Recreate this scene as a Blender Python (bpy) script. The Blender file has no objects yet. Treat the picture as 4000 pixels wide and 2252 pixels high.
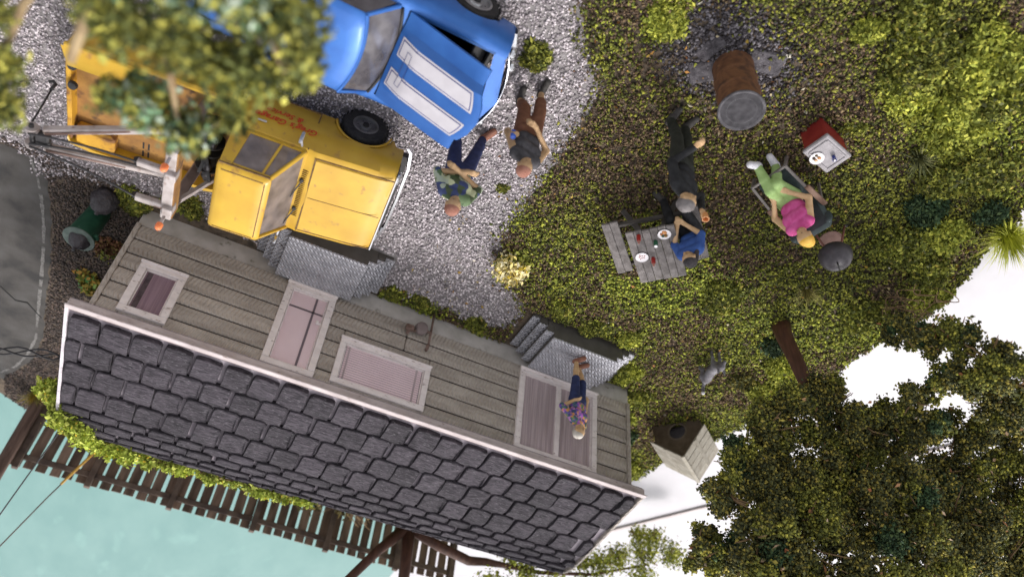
import bpy, math, random
import numpy as np
from mathutils import Matrix, Vector
R = math.radians
random.seed(7); rng = np.random.default_rng(7)
scene = bpy.context.scene
col = scene.collection

# ---------------------------------------------------------------- camera, sky, sun, exposure
cam_d = bpy.data.cameras.new('camera'); cam = bpy.data.objects.new('camera', cam_d); col.objects.link(cam)
cam.matrix_world = Matrix(((-0.8906, 0.355184, 0.284036, 0), (-0.44748, -0.572862, -0.686724, 0), (-0.0812, -0.738697, 0.669129, 8.5), (0, 0, 0, 1)))
cam_d.sensor_width = 36; cam_d.lens = 27.05; cam_d.clip_start = 0.1; cam_d.clip_end = 400
cam_d.dof.use_dof = True; cam_d.dof.focus_distance = 11.3; cam_d.dof.aperture_fstop = 0.36
scene.camera = cam
world = bpy.data.worlds.new('World'); scene.world = world; world.use_nodes = True
wn = world.node_tree.nodes; wl = world.node_tree.links; wn.clear()
sky = wn.new('ShaderNodeTexSky'); sky.sky_type = 'NISHITA'; sky.sun_disc = False
SUN_AZ = (-0.80, 0.60); SUN_EL = 50
sky.sun_elevation = R(SUN_EL); sky.sun_rotation = math.atan2(SUN_AZ[0], SUN_AZ[1]) % (2 * math.pi)
sky.dust_density = 3.0; sky.air_density = 1.0; sky.ozone_density = 1.0
hs = wn.new('ShaderNodeHueSaturation'); hs.inputs['Saturation'].default_value = 0.12
bg = wn.new('ShaderNodeBackground'); bg.inputs['Strength'].default_value = 0.15
wo = wn.new('ShaderNodeOutputWorld')
wl.new(sky.outputs[0], hs.inputs['Color']); wl.new(hs.outputs[0], bg.inputs['Color']); wl.new(bg.outputs[0], wo.inputs[0])
sun_d = bpy.data.lights.new('sun', 'SUN'); sun_d.energy = 1.2; sun_d.angle = R(12); sun_d.color = (1.0, 0.965, 0.93)
sun = bpy.data.objects.new('sun', sun_d); col.objects.link(sun); sun.location = (-10, 8, 14)
ce = math.cos(R(SUN_EL))
sun.rotation_euler = Vector((-SUN_AZ[0] * ce, -SUN_AZ[1] * ce, -math.sin(R(SUN_EL)))).to_track_quat('-Z', 'Y').to_euler()
scene.view_settings.view_transform = 'Standard'; scene.view_settings.look = 'None'
scene.view_settings.exposure = 0.9; scene.view_settings.gamma = 1.0
scene.cycles.max_bounces = 6; scene.cycles.transparent_max_bounces = 12

# ---------------------------------------------------------------- materials
MATS = {}
def hexl(h):
    h = h.lstrip('#'); o = []
    for i in (0, 2, 4):
        c = int(h[i:i+2], 16) / 255; o.append(c / 12.92 if c <= .04045 else ((c + .055) / 1.055) ** 2.4)
    return tuple(o)
def rgba(c):
    if isinstance(c, str): c = hexl(c)
    return (c[0], c[1], c[2], 1)
def M(name, c1, c2=None, scale=6, rough=.7, bump=0, bscale=40, metal=0, c3=None, island=0, objrand=0, coat=0, stretch=None, contrast=(.35, .65), alpha=1, spec=.35, detail=5, wear=None, bdist=.02):
    """procedural material: two/three noise-mixed colours in world space, per-island / per-object brightness, bump, wear (colour, scale, threshold)"""
    if name in MATS: return MATS[name]
    m = bpy.data.materials.new(name); m.use_nodes = True; nt = m.node_tree; n = nt.nodes; L = nt.links
    b = n['Principled BSDF']; b.inputs['Roughness'].default_value = rough; b.inputs['Metallic'].default_value = metal
    b.inputs['Specular IOR Level'].default_value = spec; b.inputs['Coat Weight'].default_value = coat; b.inputs['Coat Roughness'].default_value = .15
    b.inputs['Alpha'].default_value = alpha
    geo = n.new('ShaderNodeNewGeometry'); vec = geo.outputs['Position']
    if stretch:
        mp = n.new('ShaderNodeMapping'); mp.inputs['Scale'].default_value = stretch; L.new(vec, mp.inputs['Vector']); vec = mp.outputs[0]
    def noise(s, d=detail):
        t = n.new('ShaderNodeTexNoise'); t.inputs['Scale'].default_value = s; t.inputs['Detail'].default_value = d; L.new(vec, t.inputs['Vector']); return t.outputs['Fac']
    def ramp(fac, stops):
        r = n.new('ShaderNodeValToRGB'); e = r.color_ramp.elements
        while len(e) < len(stops): e.new(.5)
        for i, (p, c) in enumerate(stops): e[i].position = p; e[i].color = rgba(c)
        L.new(fac, r.inputs[0]); return r.outputs[0]
    c2 = c2 or c1
    if island:
        stops = [(0, c1), (1, c2)] if not c3 else [(0, c1), (.55, c2), (1, c3)]
        cc = ramp(geo.outputs['Random Per Island'], stops)
    else:
        stops = [(contrast[0], c1), (contrast[1], c2)] if not c3 else [(contrast[0], c1), ((contrast[0] + contrast[1]) / 2, c2), (contrast[1], c3)]
        cc = ramp(noise(scale), stops)
    def mult(cc, fac_socket, lo, hi):
        mr = n.new('ShaderNodeMapRange'); mr.inputs['To Min'].default_value = lo; mr.inputs['To Max'].default_value = hi; L.new(fac_socket, mr.inputs['Value'])
        mx = n.new('ShaderNodeMix'); mx.data_type = 'RGBA'; mx.blend_type = 'MULTIPLY'; mx.inputs['Factor'].default_value = 1
        L.new(cc, mx.inputs['A']); L.new(mr.outputs[0], mx.inputs['B']); return mx.outputs['Result']
    if objrand:
        oi = n.new('ShaderNodeObjectInfo'); cc = mult(cc, oi.outputs['Random'], 1 - objrand, 1 + objrand)
    if wear:
        wc, ws, wt = wear[:3]
        f = ramp(noise(ws, 8), [(wt, (0, 0, 0)), (min(1, wt + .12), (1, 1, 1))])
        mx = n.new('ShaderNodeMix'); mx.data_type = 'RGBA'; L.new(f, mx.inputs['Factor']); L.new(cc, mx.inputs['A']); mx.inputs['B'].default_value = rgba(wc); cc = mx.outputs['Result']
    L.new(cc, b.inputs['Base Color'])
    if bump:
        bp = n.new('ShaderNodeBump'); bp.inputs['Strength'].default_value = bump; bp.inputs['Distance'].default_value = bdist
        L.new(noise(bscale), bp.inputs['Height']); L.new(bp.outputs[0], b.inputs['Normal'])
    MATS[name] = m; m['bsdf'] = 1
    return m
def add_herringbone(m, sx, sz, dist=.012, strength=.6):
    """pressed chevron relief: triangle wave in x tilts a stripe wave"""
    nt = m.node_tree; n = nt.nodes; L = nt.links; b = n['Principled BSDF']
    geo = n.new('ShaderNodeNewGeometry'); sp = n.new('ShaderNodeSeparateXYZ'); L.new(geo.outputs['Position'], sp.inputs[0])
    def math_(op, a, bb):
        q = n.new('ShaderNodeMath'); q.operation = op
        for i, v in enumerate((a, bb)):
            if v is None: continue
            if isinstance(v, (int, float)): q.inputs[i].default_value = v
            else: L.new(v, q.inputs[i])
        return q.outputs[0]
    hz = math_('ADD', sp.outputs['Z'], sp.outputs['Y'])
    tri = math_('PINGPONG', math_('MULTIPLY', hz, sz), .5)
    w = math_('SINE', math_('ADD', math_('MULTIPLY', sp.outputs['X'], sx), math_('MULTIPLY', tri, 9)), None)
    bp = n.new('ShaderNodeBump'); bp.inputs['Strength'].default_value = strength; bp.inputs['Distance'].default_value = dist
    L.new(w, bp.inputs['Height'])
    old = b.inputs['Normal'].links
    if old: L.new(old[0].from_socket, bp.inputs['Normal'])
    L.new(bp.outputs[0], b.inputs['Normal'])
def M_cells(name, colors, scale, rough=.75):
    """painted cloth print: voronoi cells in several colours"""
    m = bpy.data.materials.new(name); m.use_nodes = True; nt = m.node_tree; n = nt.nodes; L = nt.links; b = n['Principled BSDF']
    b.inputs['Roughness'].default_value = rough
    geo = n.new('ShaderNodeNewGeometry'); nz = n.new('ShaderNodeTexNoise'); nz.inputs['Scale'].default_value = scale
    L.new(geo.outputs['Position'], nz.inputs['Vector'])
    mx = n.new('ShaderNodeVectorMath'); mx.operation = 'MULTIPLY_ADD'; mx.inputs[1].default_value = (.06,) * 3
    L.new(nz.outputs['Color'], mx.inputs[0]); L.new(geo.outputs['Position'], mx.inputs[2])
    v = n.new('ShaderNodeTexVoronoi'); v.inputs['Scale'].default_value = scale; L.new(mx.outputs[0], v.inputs['Vector'])
    sp = n.new('ShaderNodeSeparateColor'); L.new(v.outputs['Color'], sp.inputs[0])
    r = n.new('ShaderNodeValToRGB'); r.color_ramp.interpolation = 'CONSTANT'; e = r.color_ramp.elements
    while len(e) < len(colors): e.new(.5)
    for i, c in enumerate(colors): e[i].position = i / len(colors); e[i].color = rgba(c)
    L.new(sp.outputs[0], r.inputs[0]); L.new(r.outputs[0], b.inputs['Base Color'])
    MATS[name] = m; return m

# ---------------------------------------------------------------- mesh helpers
class MB:
    def __init__(s): s.v = []; s.f = []; s.m = []
    def add(s, vs, fs, mi=0):
        o = len(s.v); s.v += [tuple(p) for p in vs]; s.f += [tuple(i + o for i in f) for f in fs]; s.m += [mi] * len(fs); return s
    def box(s, c, d, rot=None, mi=0, bev=0):
        hx, hy, hz = d[0] / 2, d[1] / 2, d[2] / 2
        if bev <= 0:
            vs = [(x, y, z) for x in (-hx, hx) for y in (-hy, hy) for z in (-hz, hz)]
            fs = [(0, 1, 3, 2), (4, 6, 7, 5), (0, 4, 5, 1), (2, 3, 7, 6), (0, 2, 6, 4), (1, 5, 7, 3)]
        else:
            bev = min(bev, hx * .9, hy * .9, hz * .9); vs = []; fs = []
            idx = {}
            for sx in (-1, 1):
                for sy in (-1, 1):
                    for sz in (-1, 1):
                        for ax in range(3):
                            p = [sx * hx, sy * hy, sz * hz]
                            for a in range(3):
                                if a != ax: p[a] -= (sx, sy, sz)[a] * bev
                            idx[(sx, sy, sz, ax)] = len(vs); vs.append(tuple(p))
            for ax in range(3):
                a, b = [q for q in range(3) if q != ax]
                for sg in (-1, 1):
                    ring = []
                    for sa, sb in ((-1, -1), (1, -1), (1, 1), (-1, 1)):
                        k = [0, 0, 0]; k[ax] = sg; k[a] = sa; k[b] = sb; ring.append(idx[(*k, ax)])
                    fs.append(tuple(ring))
            for ax in range(3):   # edges along ax
                a, b = [q for q in range(3) if q != ax]
                for sa in (-1, 1):
                    for sb in (-1, 1):
                        q = []
                        for sg in (-1, 1):
                            k = [0, 0, 0]; k[ax] = sg; k[a] = sa; k[b] = sb; q.append((idx[(*k, a)], idx[(*k, b)]))
                        fs.append((q[0][0], q[0][1], q[1][1], q[1][0]))
            for sx in (-1, 1):
                for sy in (-1, 1):
                    for sz in (-1, 1): fs.append(tuple(idx[(sx, sy, sz, a)] for a in range(3)))
        if rot is not None: vs = [rot @ Vector(p) for p in vs]
        return s.add([(p[0] + c[0], p[1] + c[1], p[2] + c[2]) for p in vs], fs, mi)
    def bar(s, p0, p1, w, h, mi=0, up=(0, 0, 1), bev=0):
        p0 = Vector(p0); p1 = Vector(p1); d = p1 - p0; x = d.normalized(); y = Vector(up).cross(x)
        if y.length < 1e-4: y = Vector((0, 1, 0)).cross(x)
        y.normalize(); z = x.cross(y)
        return s.box((p0 + p1) / 2, (d.length, w, h), Matrix((x, y, z)).transposed(), mi, bev)
    def tube(s, pts, rad, n=8, mi=0, caps=True):
        pts = [Vector(p) for p in pts]
        if isinstance(rad, (int, float)): rad = [rad] * len(pts)
        rings = []; u = None
        for i, p in enumerate(pts):
            t = (pts[min(i + 1, len(pts) - 1)] - pts[max(i - 1, 0)]).normalized()
            if u is None:
                u = t.cross(Vector((0, 0, 1)))
                if u.length < 1e-3: u = t.cross(Vector((1, 0, 0)))
            u = (u - t * u.dot(t)).normalized(); w = t.cross(u)
            rings.append([p + (u * math.cos(2 * math.pi * k / n) + w * math.sin(2 * math.pi * k / n)) * rad[i] for k in range(n)])
        return s.loft(rings, True, mi, caps)
    def loft(s, rings, closed=True, mi=0, caps=False):
        n = len(rings[0]); vs = [p for r in rings for p in r]; fs = []
        for i in range(len(rings) - 1):
            for k in range(n if closed else n - 1):
                k2 = (k + 1) % n
                fs.append((i * n + k, i * n + k2, (i + 1) * n + k2, (i + 1) * n + k))
        if caps: fs.append(tuple(range(n - 1, -1, -1))); fs.append(tuple((len(rings) - 1) * n + k for k in range(n)))
        return s.add(vs, fs, mi)
    def lathe(s, prof, n=20, c=(0, 0, 0), axis='z', mi=0):
        rings = []
        for r, h in prof:
            ring = []
            for k in range(n):
                a = 2 * math.pi * k / n; p = (r * math.cos(a), r * math.sin(a), h)
                if axis == 'y': p = (p[0], h, -p[1])
                if axis == 'x': p = (h, p[0], p[1])
                ring.append((p[0] + c[0], p[1] + c[1], p[2] + c[2]))
            rings.append(ring)
        return s.loft(rings, True, mi, True)
    def ell(s, c, r, n=10, m=7, mi=0):
        if isinstance(r, (int, float)): r = (r, r, r)
        rings = []
        for j in range(1, m):
            t = math.pi * j / m
            rings.append([(c[0] + r[0] * math.sin(t) * math.cos(2 * math.pi * k / n), c[1] + r[1] * math.sin(t) * math.sin(2 * math.pi * k / n), c[2] - r[2] * math.cos(t)) for k in range(n)])
        return s.loft(rings, True, mi, True)
    def mesh(s, name, mats, smooth=False):
        me = bpy.data.meshes.new(name); me.from_pydata([tuple(p) for p in s.v], [], s.f); me.update()
        for m in (mats if isinstance(mats, (list, tuple)) else [mats]): me.materials.append(m)
        if any(s.m): me.polygons.foreach_set('material_index', s.m)
        if smooth: sm(me, smooth)
        return me
    def build(s, name, mats, parent=None, smooth=False, **kw): return link(name, s.mesh(name, mats, smooth), parent, **kw)
def sm(me, ang=True):
    me.polygons.foreach_set('use_smooth', [True] * len(me.polygons))
    if ang is not True: me.set_sharp_from_angle(angle=R(ang))
def link(name, me, parent=None, loc=None, rot=None, **kw):
    o = bpy.data.objects.new(name, me); col.objects.link(o)
    if parent: o.parent = parent
    if loc is not None: o.location = loc
    if rot is not None: o.rotation_euler = rot
    for k, v in kw.items():
        if v is not None: o[k] = v
    return o
def thing(name, label, cat, loc=(0, 0, 0), rz=0, group=None, rot=None):
    return link(name, None, None, loc, rot if rot else (0, 0, rz), label=label, category=cat, group=group)
def npmesh(name, V, F, mat, smooth=False):
    """fast mesh from numpy arrays; F is (n,k)"""
    me = bpy.data.meshes.new(name); k = F.shape[1]
    me.vertices.add(len(V)); me.vertices.foreach_set('co', np.asarray(V, np.float32).ravel())
    me.loops.add(F.size); me.loops.foreach_set('vertex_index', F.astype(np.int32).ravel())
    me.polygons.add(len(F)); me.polygons.foreach_set('loop_start', np.arange(0, F.size, k, dtype=np.int32)); me.polygons.foreach_set('loop_total', np.full(len(F), k, np.int32))
    for m in (mat if isinstance(mat, (list, tuple)) else [mat]): me.materials.append(m)
    me.update(calc_edges=True)
    if smooth: sm(me)
    return me
def text_mesh(name, txt, size, mat, parent, mtx, shear=.25, ext=.001):
    cu = bpy.data.curves.new(name, 'FONT'); cu.body = txt; cu.size = size; cu.shear = shear; cu.extrude = ext; cu.offset = size * .012; cu.align_x = 'CENTER'; cu.resolution_u = 3
    o = bpy.data.objects.new(name, cu); col.objects.link(o); dg = bpy.context.evaluated_depsgraph_get(); me = bpy.data.meshes.new_from_object(o.evaluated_get(dg))
    bpy.data.objects.remove(o); me.materials.clear(); me.materials.append(mat); q = link(name, me, parent); q.matrix_local = mtx; return q
# scatter of small pieces / leaves -------------------------------------------------
def rand_rot(n):
    q = rng.normal(size=(n, 4)); q /= np.linalg.norm(q, axis=1)[:, None]; w, x, y, z = q.T
    return np.stack([1 - 2 * (y * y + z * z), 2 * (x * y - z * w), 2 * (x * z + y * w), 2 * (x * y + z * w), 1 - 2 * (x * x + z * z), 2 * (y * z - x * w), 2 * (x * z - y * w), 2 * (y * z + x * w), 1 - 2 * (x * x + y * y)], 1).reshape(n, 3, 3)
OCT_V = np.array([(1, 0, 0), (-1, 0, 0), (0, 1, 0), (0, -1, 0), (0, 0, .8), (0, 0, -.8)], float); OCT_F = np.array([(0, 2, 4), (2, 1, 4), (1, 3, 4), (3, 0, 4), (2, 0, 5), (1, 2, 5), (3, 1, 5), (0, 3, 5)])
TET_V = np.array([(1, 0, -.5), (-.5, .87, -.5), (-.5, -.87, -.5), (0, 0, .9)], float); TET_F = np.array([(0, 1, 3), (1, 2, 3), (2, 0, 3), (0, 2, 1)])
LEAF_V = np.array([(-1, 0, 0), (0, -.55, .12), (1, 0, -.15), (0, .55, .12)], float); LEAF_F = np.array([(0, 1, 2), (0, 2, 3)])
def scatter_mesh(name, P, size, mat, kind='oct', jit=.35):
    BV, BF = {'oct': (OCT_V, OCT_F), 'tet': (TET_V, TET_F), 'leaf': (LEAF_V, LEAF_F)}[kind]
    n = len(P); Rm = rand_rot(n); sz = (np.asarray(size) * np.ones(n))[:, None, None] * (1 + jit * rng.uniform(-1, 1, (n, len(BV), 1)))
    V = np.einsum('nij,vj->nvi', Rm, BV) * sz + P[:, None, :]
    F = (BF[None] + (np.arange(n) * len(BV))[:, None, None]).reshape(-1, 3)
    return npmesh(name, V.reshape(-1, 3), F, mat)
def in_poly(P, poly):
    x, y = P[:, 0], P[:, 1]; ins = np.zeros(len(P), bool); j = len(poly) - 1
    for i in range(len(poly)):
        xi, yi = poly[i]; xj, yj = poly[j]
        c = ((yi > y) != (yj > y)) & (x < (xj - xi) * (y - yi) / (yj - yi + 1e-12) + xi); ins ^= c; j = i
    return ins
def vnoise(P, s, seed=0):
    g = np.random.default_rng(seed).random((64, 64)); x = P[:, 0] * s + 100; y = P[:, 1] * s + 100
    xi = np.floor(x).astype(int); yi = np.floor(y).astype(int); fx = x - xi; fy = y - yi; fx = fx * fx * (3 - 2 * fx); fy = fy * fy * (3 - 2 * fy)
    a = g[xi % 64, yi % 64]; b = g[(xi + 1) % 64, yi % 64]; c = g[xi % 64, (yi + 1) % 64]; d = g[(xi + 1) % 64, (yi + 1) % 64]
    return (a * (1 - fx) + b * fx) * (1 - fy) + (c * (1 - fx) + d * fx) * fy
def clump_pts(clumps, n, shell=.55):
    """points spread through the outer part of several lumps ((x,y,z), r or (rx,ry,rz))"""
    w = np.array([(np.mean(r) if not isinstance(r, (int, float)) else r) ** 2 for c, r in clumps]); k = rng.choice(len(clumps), n, p=w / w.sum())
    d = rng.normal(size=(n, 3)); d /= np.linalg.norm(d, axis=1)[:, None]
    lump = 1 + .22 * np.sin(d[:, 0] * 7 + k) * np.cos(d[:, 1] * 6 + 2 * k) + .15 * np.sin(d[:, 2] * 11 + 3 * k)
    rad = (shell + (1 - shell) * rng.random(n)) * lump
    C = np.array([c for c, r in clumps], float); Rr = np.array([(r, r, r) if isinstance(r, (int, float)) else r for c, r in clumps], float)
    return C[k] + d * rad[:, None] * Rr[k]
# ================================================================= SETTING
def sheet(name, poly, z, mat, thick=None, **kw):
    b = MB(); n = len(poly)
    b.add([(x, y, z) for x, y in poly], [tuple(range(n))])
    if thick: 
        b.add([(x, y, z) for x, y in poly] + [(x, y, z - thick) for x, y in poly], [(i, i + n, (i + 1) % n + n, (i + 1) % n) for i in range(n)])
    o = b.build(name, mat, **kw); me = o.data
    if me.polygons[0].normal.z < 0: me.flip_normals()
    return o
def rough_line(pts, step=.18, amp=.05, seed=1):
    r = random.Random(seed); out = []
    for (x0, y0), (x1, y1) in zip(pts, pts[1:]):
        k = max(1, int(math.hypot(x1 - x0, y1 - y0) / step))
        for i in range(k): t = i / k; out.append((x0 + (x1 - x0) * t + r.uniform(-amp, amp), y0 + (y1 - y0) * t + r.uniform(-amp, amp)))
    return out + [pts[-1]]
TZ = -0.6
m_white = M('white_board', (.445, .427, .452), (.475, .456, .48), 3, rough=.5, bump=.12, bscale=9)
m_turq = M('turquoise_mat', (.125, .245, .228), (.152, .275, .256), .9, rough=.45, bump=.05, bscale=20, wear=((.165, .30, .278), 1.1, .60), stretch=(1.6, .5, 1))
sheet('table', [(-60, -30), (40, -30), (40, 90), (-60, 90)], TZ, m_white, kind='structure')
sheet('cutting_mat', [(40, 8), (40, 60), (-9.5, 60), (-6.2, 18.3), (-5, 15)], TZ + .012, m_turq, thick=.01, label='pale turquoise mat lying under the back of the model behind the fence', category='mat')
bb = MB(); bb.bar((-10.3, 16.5, TZ + .03), (-14.8, 6.9, TZ + .03), .09, .05)
bb.build('strip', M('grey_strip', (.40, .34, .33), (.48, .43, .42), 3, rough=.5), label='thin straight grey brown strip lying on the white board beyond the model', category='strip')
edge_r = rough_line([(-6.55, 17.75), (-8.6, 13.6), (-9.1, 10.7), (-9.3, 9.9), (-9.55, 8.4), (-9.5, 6.7), (-9.66, 5.6), (-9.35, 4.8), (-8.95, 3.5), (-8.5, 1.0), (-8.2, -3)], .22, .07, 3)
edge_b = rough_line([(6.5, 17.2), (4.3, 17.5), (3.73, 17.95), (3.3, 17.75), (-6.55, 17.75)], .3, .03, 4)
BASE = edge_b[:-1] + edge_r + [(6.5, -3)]
m_soil = M('soil', (.065, .048, .036), (.13, .098, .07), 5, rough=.95, bump=.8, bscale=30, c3=(.045, .038, .030))
sheet('ground', BASE, 0, m_soil, thick=.6, kind='structure')
GRAVEL = [(-1.3, 1.5), (-1.85, 3.3), (-2.05, 3.85), (-2.35, 4.27), (-2.84, 4.69), (-2.92, 5.12), (-2.94, 6.0), (-2.95, 7.1), (-2.95, 7.8), (-3.25, 8.55), (-4.0, 8.97), (-4.08, 9.6), (-3.6, 9.88), (-2.6, 9.8), (-1.7, 9.95), (.3, 9.95), (1.3, 9.7), (2.3, 9.75), (3.2, 9.95), (3.7, 10.25), (3.85, 9.85), (4.1, 9.78), (6.3, 9.6), (6.3, 1.5)]
m_gbed = M('gravel_bed', (.17, .155, .155), (.30, .275, .275), 14, rough=.95, bump=.7, bscale=60)
sheet('driveway', rough_line(GRAVEL + GRAVEL[:1], .2, .04, 5)[:-1], .004, m_gbed, kind='structure')
LINE = [(3.82, 9.89), (3.70, 10.3), (3.63, 10.77), (3.58, 11.4), (3.57, 11.95), (3.58, 12.8), (3.6, 13.5), (3.63, 14.89), (3.78, 15.6), (3.99, 16.19), (4.29, 16.63), (6.0, 17.6)]
m_asph = M('asphalt', (.032, .030, .029), (.058, .052, .048), 2, rough=.85, bump=.5, bscale=90, c3=(.075, .07, .066), wear=((.11, .10, .095), 70, .64))
ROAD = [(x - .12, y) for x, y in LINE[:-2]] + [(4.2, 16.85), (6.2, 17.1), (6.3, 9.72)]
rd = sheet('road', rough_line(ROAD + ROAD[:1], .15, .03, 6)[:-1], .008, m_asph, kind='structure')
lb = MB()
for (x0, y0), (x1, y1) in zip(LINE, LINE[1:]):
    k = max(2, int(math.hypot(x1 - x0, y1 - y0) / .1))
    for i in range(k):
        if random.random() < .12: continue
        t0 = i / k; t1 = (i + 1) / k; w = .028 * random.uniform(.6, 1.2)
        p = [(x0 + (x1 - x0) * t, y0 + (y1 - y0) * t) for t in (t0, t1)]
        lb.add([(p[0][0] - w, p[0][1], .013), (p[0][0] + w, p[0][1], .013), (p[1][0] + w, p[1][1], .013), (p[1][0] - w, p[1][1], .013)], [(0, 1, 2, 3)])
lb.build('road_marking', M('worn_line', (.19, .178, .17), (.09, .085, .08), 25, rough=.8), rd)
cr = MB(); cr.tube([(3.55, 14.1, .012), (3.8, 13.75, .012), (4.0, 13.8, .012), (4.4, 13.35, .012), (5.2, 13.0, .012)], [.012, .016, .012, .014, .01], 5)
cr.build('crack', M('crack_dark', (.02, .018, .018)), rd)

# ---- loose ground cover
HOUSE_FP = [(-6.8, 10.06), (2.14, 10.06), (2.14, 13.5), (-6.8, 13.5)]
def rect_pts(n, x0, x1, y0, y1): return np.stack([rng.uniform(x0, x1, n), rng.uniform(y0, y1, n), np.zeros(n)], 1)
PORCHES = [[(.36, 9.0), (.36, 10.1), (-1.7, 10.1), (-1.7, 9.0)], [(-4.1, 9.0), (-4.1, 10.1), (-6.25, 10.1), (-6.25, 9.0)]]
def free(P):
    k = in_poly(P, BASE) & ~in_poly(P, HOUSE_FP)
    for q in PORCHES: k &= ~in_poly(P, q)
    return k
P = rect_pts(88000, -4.3, 4.6, 2.0, 10.3); J = P.copy(); J[:, :2] += rng.normal(0, .05, (len(P), 2))
P = P[in_poly(J, GRAVEL) & free(P)]; P[:, 2] = rng.uniform(.002, .018, len(P))
m_grav = M('gravel_stone', (.17, .147, .156), (.44, .388, .408), island=1, c3=(.82, .745, .765), rough=.85)
link('gravel', scatter_mesh('gravel', P, rng.uniform(.011, .027, len(P)), m_grav, 'oct', .45), None, kind='stuff', label='loose pale grey gravel covering the driveway', category='gravel')
# dirt by the road and behind the house, soot round the drum
P = rect_pts(26000, 1.9, 4.2, 9.7, 17.9); k = free(P) & ~in_poly(P, [(x - .14, y) for x, y in LINE] + [(7, 17), (7, 9.5)]) & (P[:, 0] > 2.1); P = P[k]
Q = rect_pts(22000, -5.6, -2.6, 2.4, 4.9); r = np.hypot((Q[:, 0] + 4.0) / 1.15, (Q[:, 1] - 3.55) / .8); Q = Q[rng.random(len(Q)) > r * .95]
m_dirt = M('dirt_crumb', (.035, .028, .026), (.085, .068, .06), island=1, c3=(.17, .12, .10), rough=.95)
m_soot = M('ash_crumb', (.028, .024, .027), (.075, .065, .072), island=1, c3=(.24, .22, .24), rough=.95)
P[:, 2] = rng.uniform(0, .02, len(P)); Q[:, 2] = rng.uniform(0, .025, len(Q))
link('dirt', scatter_mesh('dirt', P, rng.uniform(.012, .03, len(P)), m_dirt, 'oct', .4), None, kind='stuff', label='dark brown crumbly dirt between road and house end', category='dirt')
link('ash', scatter_mesh('ash', Q, rng.uniform(.012, .032, len(Q)), m_soot, 'oct', .4), None, kind='stuff', label='dark grey ash scattered round the rusty drum', category='ash')
# grass: foam flock, thinner in brown patches
P = rect_pts(225000, -9.9, -1.4, .6, 17.6); J = P.copy(); J[:, :2] += rng.normal(0, .10, (len(P), 2)) * np.array([1, 1])
k = free(P) & ~in_poly(J, GRAVEL); P = P[k]
soot = np.exp(-(((P[:, 0] + 3.9) / 1.0) ** 2 + ((P[:, 1] - 3.6) / .62) ** 2))
bare = np.clip((vnoise(P, .9, 3) * .6 + vnoise(P, 2.6, 5) * .4 - .49) * 5, 0, 1)
# worn path between porch and picnic area, and in front of the kennel
for (cx, cy, rx, ry) in [(-6.7, 8.3, .5, 1.1), (-7.7, 9.7, .7, .5), (-3.5, 5.0, .9, .8), (-3.3, 4.2, .5, .5), (-5.0, 3.2, .5, .6), (-4.6, 4.3, .7, .45), (-5.4, 5.5, .5, .5), (-7.0, 9.2, .5, .8), (-6.6, 7.8, .4, .6), (-3.2, 6.3, .5, .7), (-5.2, 5.2, .6, .35), (-4.9, 4.9, .9, .4)]: bare = np.maximum(bare, .95 * np.exp(-(((P[:, 0] - cx) / rx) ** 2 + ((P[:, 1] - cy) / ry) ** 2)))
keep = rng.random(len(P)) > np.clip(soot * 1.6, 0, .97); P = P[keep]; bare = bare[keep]
isb = rng.random(len(P)) < bare * .72
P[:, 2] = rng.uniform(0, .045, len(P)) + .07 * vnoise(P, 9, 9) ** 2
m_grass = M('grass_flock', (.036, .040, .012), (.145, .155, .028), island=1, c3=(.37, .36, .05), rough=.9)
m_grassb = M('dry_flock', (.055, .034, .025), (.165, .105, .066), island=1, c3=(.27, .195, .105), rough=.95)
G = P[~isb]; B = P[isb]
bright = np.clip((vnoise(G, .55, 21) - .35) * 2.5, 0, 1) * (G[:, 1] > 6.2) * 1.35 + .35 * (G[:, 1] > 7.0) + np.exp(-(((G[:, 0] + 2.9) / .5) ** 2 + ((G[:, 1] - 3.6) / .5) ** 2)) + .8 * (G[:, 0] < -6.5) * (G[:, 1] < 3.5)
ib = rng.random(len(G)) < bright * .75
m_grassl = M('bright_flock', (.055, .07, .014), (.215, .255, .034), island=1, c3=(.50, .52, .07), rough=.9)
link('grass', scatter_mesh('grass', G[~ib], rng.uniform(.014, .034, (~ib).sum()), m_grass, 'tet', .5), None, kind='stuff', label='olive green flock grass over the yard', category='grass')
link('bright_grass', scatter_mesh('bright_grass', G[ib], rng.uniform(.014, .036, ib.sum()), m_grassl, 'tet', .5), None, kind='stuff', label='bright yellow green flock grass in patches over the yard', category='grass')
link('dry_grass', scatter_mesh('dry_grass', B, rng.uniform(.014, .03, len(B)), m_grassb, 'tet', .5), None, kind='stuff', label='brown dry flock in worn patches of the yard', category='grass')
# fallen specks: pale leaves and blossoms
P = rect_pts(1500, -9.3, -2.0, 1.5, 12.5); P = P[free(P)]; P[:, 2] = .05
link('fallen_leaves', scatter_mesh('fallen_leaves', P, rng.uniform(.014, .04, len(P)), M('leaf_litter', (.55, .52, .45), (.45, .30, .05), island=1, c3=(.35, .12, .04), rough=.8), 'leaf'), None, kind='stuff', label='pale, yellow and orange specks of leaf litter on the grass', category='leaf litter')

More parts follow.
